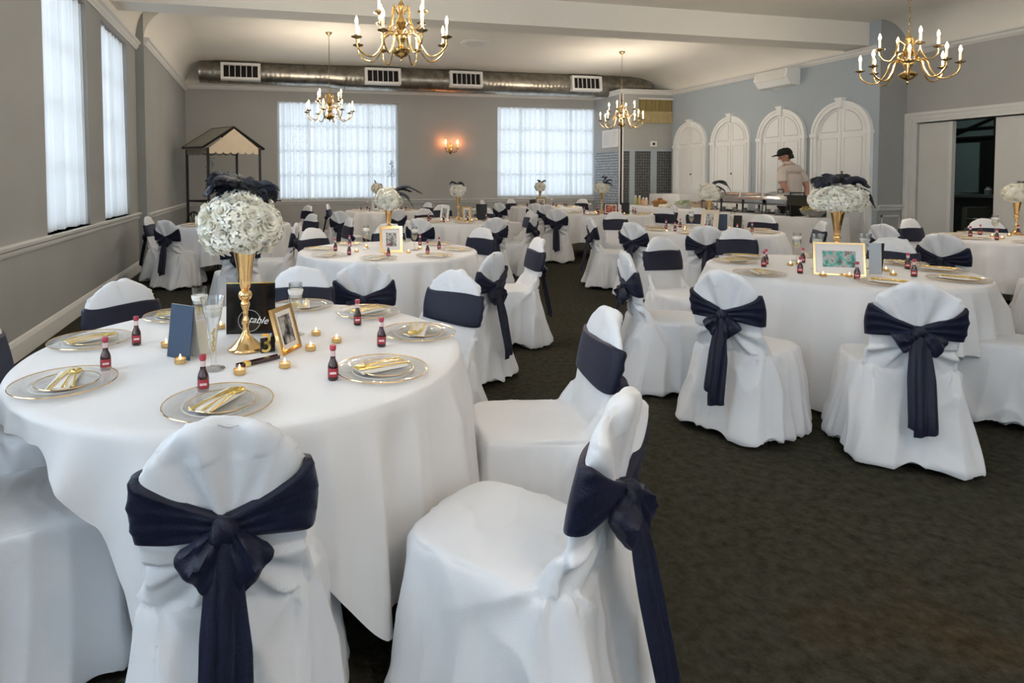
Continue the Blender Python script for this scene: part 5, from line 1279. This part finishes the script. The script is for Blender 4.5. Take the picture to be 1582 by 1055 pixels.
MB().box(-.058, .058, 0, .003, 0, .19, RX(-.13)).build('card_front', M['navycard'], t, None); MB().box(-.058, .058, 0, .003, 0, .19, T(0, .05, 0) @ RX(.13)).build('card_back', M['cardback'], t, None)
t = thing('small_tent_card', 'small cream tent card beside the flared glass', 'card', (-.235, 2.27, ZT_), math.radians(30))
MB().box(-.03, .03, 0, .002, 0, .12, RX(-.2)).box(-.03, .03, 0, .002, 0, .12, T(0, .048, 0) @ RX(.2)).build('card', M['cardback'], t, None)
t = thing('table_sign', 'black square board with white script behind the gold vase', 'sign', (-.067, 2.53, ZT_), math.radians(-8.5))
MB().box(-.1, .1, 0, .006, 0, .212, RX(-.08)).build('board', M['blackboard'], t, None); MB().box(-.1, .1, -.001, .008, .208, .212, RX(-.08)).build('gold_edge', M['cutgold'], t, None)
MB().box(-.06, .06, .03, .06, 0, .006).build('foot', M['black'], t, None)
text(t, 'table', .040, (.030, -.004, .045), (PI / 2 - .08, .12, 0), M['white'], shear=.4, ext=.0006)
MB().tube([(.045 * math.cos(a) - .005, -.003, .055 + .045 * math.sin(a)) for a in [2 * PI * k / 40 for k in range(40)]], .0009, 5, closed=True).build('ring_line', M['trim'], t)
t = thing('table_number', 'gold cut-out number 3 on a small black block beside the vase', 'number', (.0, 2.235, ZT_), math.radians(-10))
MB().box(-.022, .03, 0.004, .018, 0, .052, RZ(.5)).build('block', M['blackboard'], t, None)
text(t, '3', .098, (-.004, -.004, .004), (PI / 2, 0, 0), M['cutgold'], name='numeral', ext=.002)
t = thing('gold_trimmed_pen', 'dark red pen with gold fittings lying before the vase', 'pen', (-.032, 2.116, ZT_ + .007), math.atan2(.078, .137))
MB().box(-.08, .08, -.011, .011, -.006, .006).build('barrel', M['sauce'], t, None); MB().box(-.055, -.035, -.0125, .0125, -.0065, .0075).build('clip', M['cutgold'], t, None)
bouquet('large ball of cream roses with navy plumes in the nearest vase', (-.092, 2.300, 1.232), .152, .80, 60,
        [[(.0, .03, .06), (-.02, .05, .15), (-.07, .05, .19), (-.12, .03, .13)], [(0, .03, .06), (0, .07, .15), (-.05, .10, .195), (-.11, .10, .16)], [(0, .03, .06), (.0, -.0, .14), (-.05, -.02, .18), (-.10, -.02, .15)],
         [(.02, .03, .08), (.02, .05, .14), (-.03, .06, .185), (-.08, .07, .18)], [(.02, .03, .06), (.02, .02, .13), (-.02, .02, .17), (-.07, .01, .17)], [(.02, .03, .06), (.03, .06, .13), (.0, .07, .16), (-.04, .08, .17)], [(0, .05, .06), (.04, .07, .14), (.08, .08, .15), (.10, .08, .11)], [(0, .05, .05), (.03, .04, .12), (.07, .03, .13), (.09, .02, .1)]], 5, True, .075)

# landscape-photo table
for (px, py, cut, bt) in ((3.44, 3.776, .8, (3.461, 3.528)), (3.72, 3.98, .5, (3.579, 3.63)), (4.30, 3.84, .4, (3.9, 3.62)), (3.15, 3.251, 1., (3.454, 3.224)), (3.591, 2.76, .9, (3.584, 2.94)), (4.12, 2.74, 0., None), (4.42, 3.06, -.8, (4.029, 2.93)), (4.50, 3.36, .9, (4.33, 3.192))):
    setting('D', px, py, cut, True, bt)
for k, (x, y) in enumerate(((3.694, 3.53), (3.80, 3.56), (3.49, 3.09), (3.62, 3.02), (4.08, 3.36), (4.13, 3.28), (4.084, 3.15), (3.95, 3.0))):
    put('tealight', x, y, ZT_, k, 'lit gold tealight on the landscape-photo table, %s' % ['left of the glasses', 'between the two glasses', 'at the frame\'s left foot', 'before the frame\'s middle', 'behind the grey card', 'right of the grey card', 'second from the right', 'rightmost'][k], 'lit tealights on the landscape-photo table')
VP = {'D': (3.98, 3.42), 'B': (1.10, 5.35), 'E': (5.42, 6.38), 'F': (2.93, 8.85), 'G': (2.3, 12.4), 'H': (-.4, 9.1), 'I': (5.98, 9.75), 'J': (6.15, 12.6), 'K': (7.95, 4.75)}
put('vase', *VP['D'], ZT_, 0, 'gold trumpet vase behind the landscape photo frame')
put('gcyl', 3.95, 3.72, ZT_, 0, 'stemmed glass left of the landscape photo frame, farther one'); put('fc', 3.95, 3.72, ZT_ + .18, 0, 'white candle in the farther glass left of the landscape frame')
put('gflute', 3.72, 3.34, ZT_, 0, 'flared glass beside the landscape photo frame'); put('fc', 3.72, 3.34, ZT_ + .2, 0, 'white candle in the flared glass beside the landscape frame', None, 1.2)
put('gflute', 4.06, 3.28, ZT_, 0, 'flared glass behind the grey card on the landscape-photo table'); put('fc', 4.06, 3.28, ZT_ + .2, 0, 'white candle in the flared glass behind the grey card', None, 1.2)
frame_obj('picture_frame', 'wide gold picture frame with a colour photo on the right table', (3.617, 3.083, ZT_), math.radians(-35), .285, .215, .012, M['gold'], M['photo_col'], (.18, .105), .2)
t = thing('grey_table_card', 'tall pale grey card with black back right of the landscape frame', 'card', (3.915, 3.085, ZT_), math.radians(-30))
MB().box(-.035, .035, 0, .003, 0, .2, RX(-.1)).build('card_front', M['greycard'], t, None); MB().box(-.035, .035, 0, .003, 0, .2, T(.02, .045, 0) @ RX(.1)).build('card_back', M['black'], t, None)
bouquet('wide dome of cream roses with black-navy plumes on the right table', (VP['D'][0], VP['D'][1], 1.245), .176, .56, 66,
        [[(.0, .0, .05), (-.05, .04, .14), (-.10, .04, .15), (-.13, .02, .10)], [(0, 0, .05), (-.02, .0, .15), (-.07, -.02, .17), (-.12, -.04, .13)], [(0, 0, .05), (.04, -.02, .14), (.09, -.06, .15), (.13, -.10, .10)],
         [(0, 0, .05), (.06, 0, .13), (.12, -.04, .15), (.17, -.08, .10)], [(0, 0, .05), (.09, -.06, .08), (.14, -.1, .04), (.17, -.13, -.04)], [(0, 0, .05), (.03, .04, .15), (.08, .04, .16), (.14, .0, .13)]], 8, True, .07)

# the other tables: eight places each, bottle, tealights, vase with flowers, frame, board, glasses
FE = {'B': [[(0, 0, .04), (.06, 0, .10), (.16, -.05, .13), (.29, -.08, .06)], [(0, 0, .04), (.07, -.02, .07), (.15, -.06, .04), (.21, -.08, -.06)], [(0, 0, .04), (.05, .02, .09), (.12, 0, .11), (.2, -.03, .08)]],
      'E': [[(0, 0, .05), (.06, -.04, .14), (.13, -.1, .14), (.18, -.15, .03)], [(0, 0, .05), (.04, -.02, .13), (.10, -.07, .14), (.16, -.12, .09)], [(0, 0, .04), (.05, -.05, .08), (.11, -.1, .05), (.14, -.13, -.02)]],
      'F': [[(0, 0, .05), (-.03, 0, .12), (-.08, .02, .15), (-.13, .02, .12)], [(0, 0, .05), (.04, 0, .10), (.09, -.02, .08), (.12, -.03, 0)], [(0, 0, .04), (.0, 0, .12), (.05, 0, .13), (.09, -.01, .09)]],
      'G': [[(0, 0, .05), (-.02, 0, .12), (-.04, 0, .17)], [(0, 0, .05), (.03, 0, .09), (.08, 0, .09), (.12, 0, .04)]],
      'H': [[(0, 0, .05), (.03, 0, .11), (.08, -.02, .12), (.12, -.03, .07)]],
      'I': [[(0, 0, .05), (.03, -.01, .15), (.05, -.02, .20), (.02, -.02, .22)], [(0, 0, .05), (.06, -.02, .13), (.12, -.05, .17), (.16, -.07, .14)], [(0, 0, .05), (.06, -.03, .11), (.13, -.07, .10), (.17, -.1, .03)]],
      'J': [[(0, 0, .05), (.0, 0, .11), (-.02, 0, .15), (-.05, 0, .16)], [(0, 0, .05), (.04, -.01, .12), (.08, -.02, .15), (.11, -.03, .12)]],
      'K': [[(0, 0, .05), (.05, 0, .12), (.1, 0, .1)]]}
for tb in 'BEFGHIJK':
    (cx, cy), _ = TABLES[tb]; tn = TN[tb]; rv = random.Random(ord(tb)); off = rv.uniform(-.1, .1); near = tb in 'BEK'
    for k in range(8):
        a = 2 * PI * k / 8 + off - math.radians(13.4); x, y = cx + .62 * math.cos(a), cy + .62 * math.sin(a)
        b = a + rv.uniform(.12, .25); bt = (cx + .47 * math.cos(b), cy + .47 * math.sin(b))
        setting(tb, x, y, rv.uniform(-1.2, 1.2), False, bt)
    for k in range(6):
        a = 2 * PI * k / 6 + rv.uniform(-.3, .3); x, y = cx + .3 * math.cos(a), cy + .3 * math.sin(a)
        put('tealight', x, y, ZT_, a, 'lit gold tealight near the centre of the ' + tn, 'lit tealights on the ' + tn)
    vx, vy = VP[tb]; put('vase', vx, vy, ZT_, 0, 'gold trumpet vase standing on the ' + tn)
    sq = .85; rad = .125 if tb != 'E' else .13
    bouquet('ball of cream flowers with dark plumes above the ' + tn, (vx, vy, ZT_ + .455), rad, sq, 34, FE[tb], ord(tb), near and tb != 'K', .05)
    for s, side in ((-1, 'left'), (1, 'right')):
        gx, gy = vx + s * .2, vy - .12 * s - .05; put('gcyl', gx, gy, ZT_, 0, 'stemmed glass %s of the vase on the %s' % (side, tn)); put('fc', gx, gy, ZT_ + .18, 0, 'white candle in the glass %s of the vase on the %s' % (side, tn))
FR_ = [('B', (1.06, 5.05), -9, .2, .235, M['gold'], M['photo_bw'], (.09, .12), 'gold picture frame with a dark photo before the second table\'s vase', .024),
      ('E', (5.16, 6.08), -62, .2, .26, M['cream'], M['photo_bw'], (.09, .17), 'cream picture frame leaning on the table before the chafing dishes', .04),
      ('F', (2.66, 8.75), -50, .15, .24, M['white'], M['photo_bw'], (.08, .15), 'white picture frame left of the middle table\'s vase', .03),
      ('F', (3.0, 8.62), -5, .14, .22, M['gold'], M['photo_bw'], (.07, .13), 'narrow frame before the middle table\'s vase', .025),
      ('G', (2.18, 11.95), -18, .17, .26, M['steel'], M['photo_bw'], (.08, .15), 'silver picture frame on the table below the left far window', .035),
      ('I', (5.98, 9.45), -32, .24, .2, M['sauce'], M['photo_red'], (.17, .13), 'dark red framed print before the vase on the red-print table', .02),
      ('J', (6.05, 12.35), -25, .22, .22, M['dkbrass'], M['photo_bw'], (.12, .12), 'small brown frame on the table below the right far window', .03)]
for tb, (x, y), yw, w, h, fm, pm, pw, lab, bw in FR_: frame_obj('picture_frame', lab, (x, y, ZT_), math.radians(yw), w, h, bw, fm, pm, pw, .2)
for tb, x, y, yw, w, h, lab, m_ in (('E', 5.36, 6.12, -40, .15, .2, 'dark navy card right of the cream frame', M['navycard']), ('E', 5.47, 5.98, -75, .1, .19, 'black upright card at the right of the navy card', M['black']),
                                ('F', 3.28, 8.75, -20, .17, .25, 'black square board right of the middle table\'s vase', M['blackboard']), ('G', 2.48, 11.95, -18, .2, .28, 'black board right of the silver frame', M['blackboard']),
                                ('I', 6.3, 9.5, -50, .14, .2, 'dark standing card right of the red print', M['black']), ('J', 5.85, 12.35, -15, .14, .18, 'dark square card left of the brown frame', M['black']), ('K', 7.62, 4.08, -48, .1, .2, 'navy upright card at the right edge of the photo', M['navycard'])):
    t = thing('standing_card', lab, 'card', (x, y, ZT_), math.radians(yw)); MB().box(-w / 2, w / 2, 0, .004, 0, h, RX(-.1)).build('card_front', m_, t, None); MB().box(-w / 2, w / 2, 0, .004, 0, h, T(0, h * .22, 0) @ RX(.12)).build('card_back', M['cardback'], t, None)

# ------------------------------------------------------------------ light and camera
def area(name, loc, rot, sx, sy, e, col):
    l = bpy.data.lights.new(name, 'AREA'); l.shape = 'RECTANGLE'; l.size = sx; l.size_y = sy; l.energy = e; l.color = col
    o = bpy.data.objects.new(name, l); C.objects.link(o); o.location = loc; o.rotation_euler = rot; return o
DAY = (.86, .94, 1.)
for i, (a, b) in enumerate(LW): area('daylight', (XL - .45, (a + b) / 2, 2.15), (0, -PI / 2, 0), 2.4, b - a, LV_E if i > 3 else LW_E, DAY)  # stronger at the added unseen windows, to fill the room
for i, (a, b) in enumerate(FW): area('daylight', ((a + b) / 2, YF + .45, 2.12), (-PI / 2, 0, 0), b - a, 2.4, FW_E, DAY)
for i, (a, b) in enumerate(BW): area('daylight', ((a + b) / 2, YB - .45, 2.12), (PI / 2, 0, 0), b - a, 2.4, BW_E, DAY)
w = bpy.data.worlds.new('sky'); bpy.context.scene.world = w; w.use_nodes = True
point('next_room_fill', (12.6, 9.2, 3.2), 30., (.85, 1., .95), .15)  # unseen lamp added to brighten the dark room beyond the doors
bg = w.node_tree.nodes['Background']; bg.inputs[0].default_value = (.88, .95, 1., 1); bg.inputs[1].default_value = SKY_E
cam = bpy.data.cameras.new('camera'); co = bpy.data.objects.new('camera', cam); C.objects.link(co)
cam.sensor_width = 36; cam.lens = 918.5753 / 1582 * 36; cam.shift_x = (791 - 628.5234) / 1582; cam.shift_y = (312.7427 - 527.5) / 1582; cam.clip_start = .05
co.matrix_world = T(0, 0, 1.4) @ RZ(-.2334) @ RX(PI / 2 - .0382) @ RZ(-.0052)
sc = bpy.context.scene; sc.camera = co
sc.view_settings.view_transform = 'Standard'; sc.view_settings.look = 'None'; sc.view_settings.gamma = 1; sc.view_settings.exposure = EXPO
sc.view_settings.use_curve_mapping = False
sc.cycles.use_denoising = True
sc.cycles.max_bounces = 8; sc.cycles.diffuse_bounces = 4; sc.cycles.transparent_max_bounces = 16; sc.cycles.sample_clamp_indirect = 6
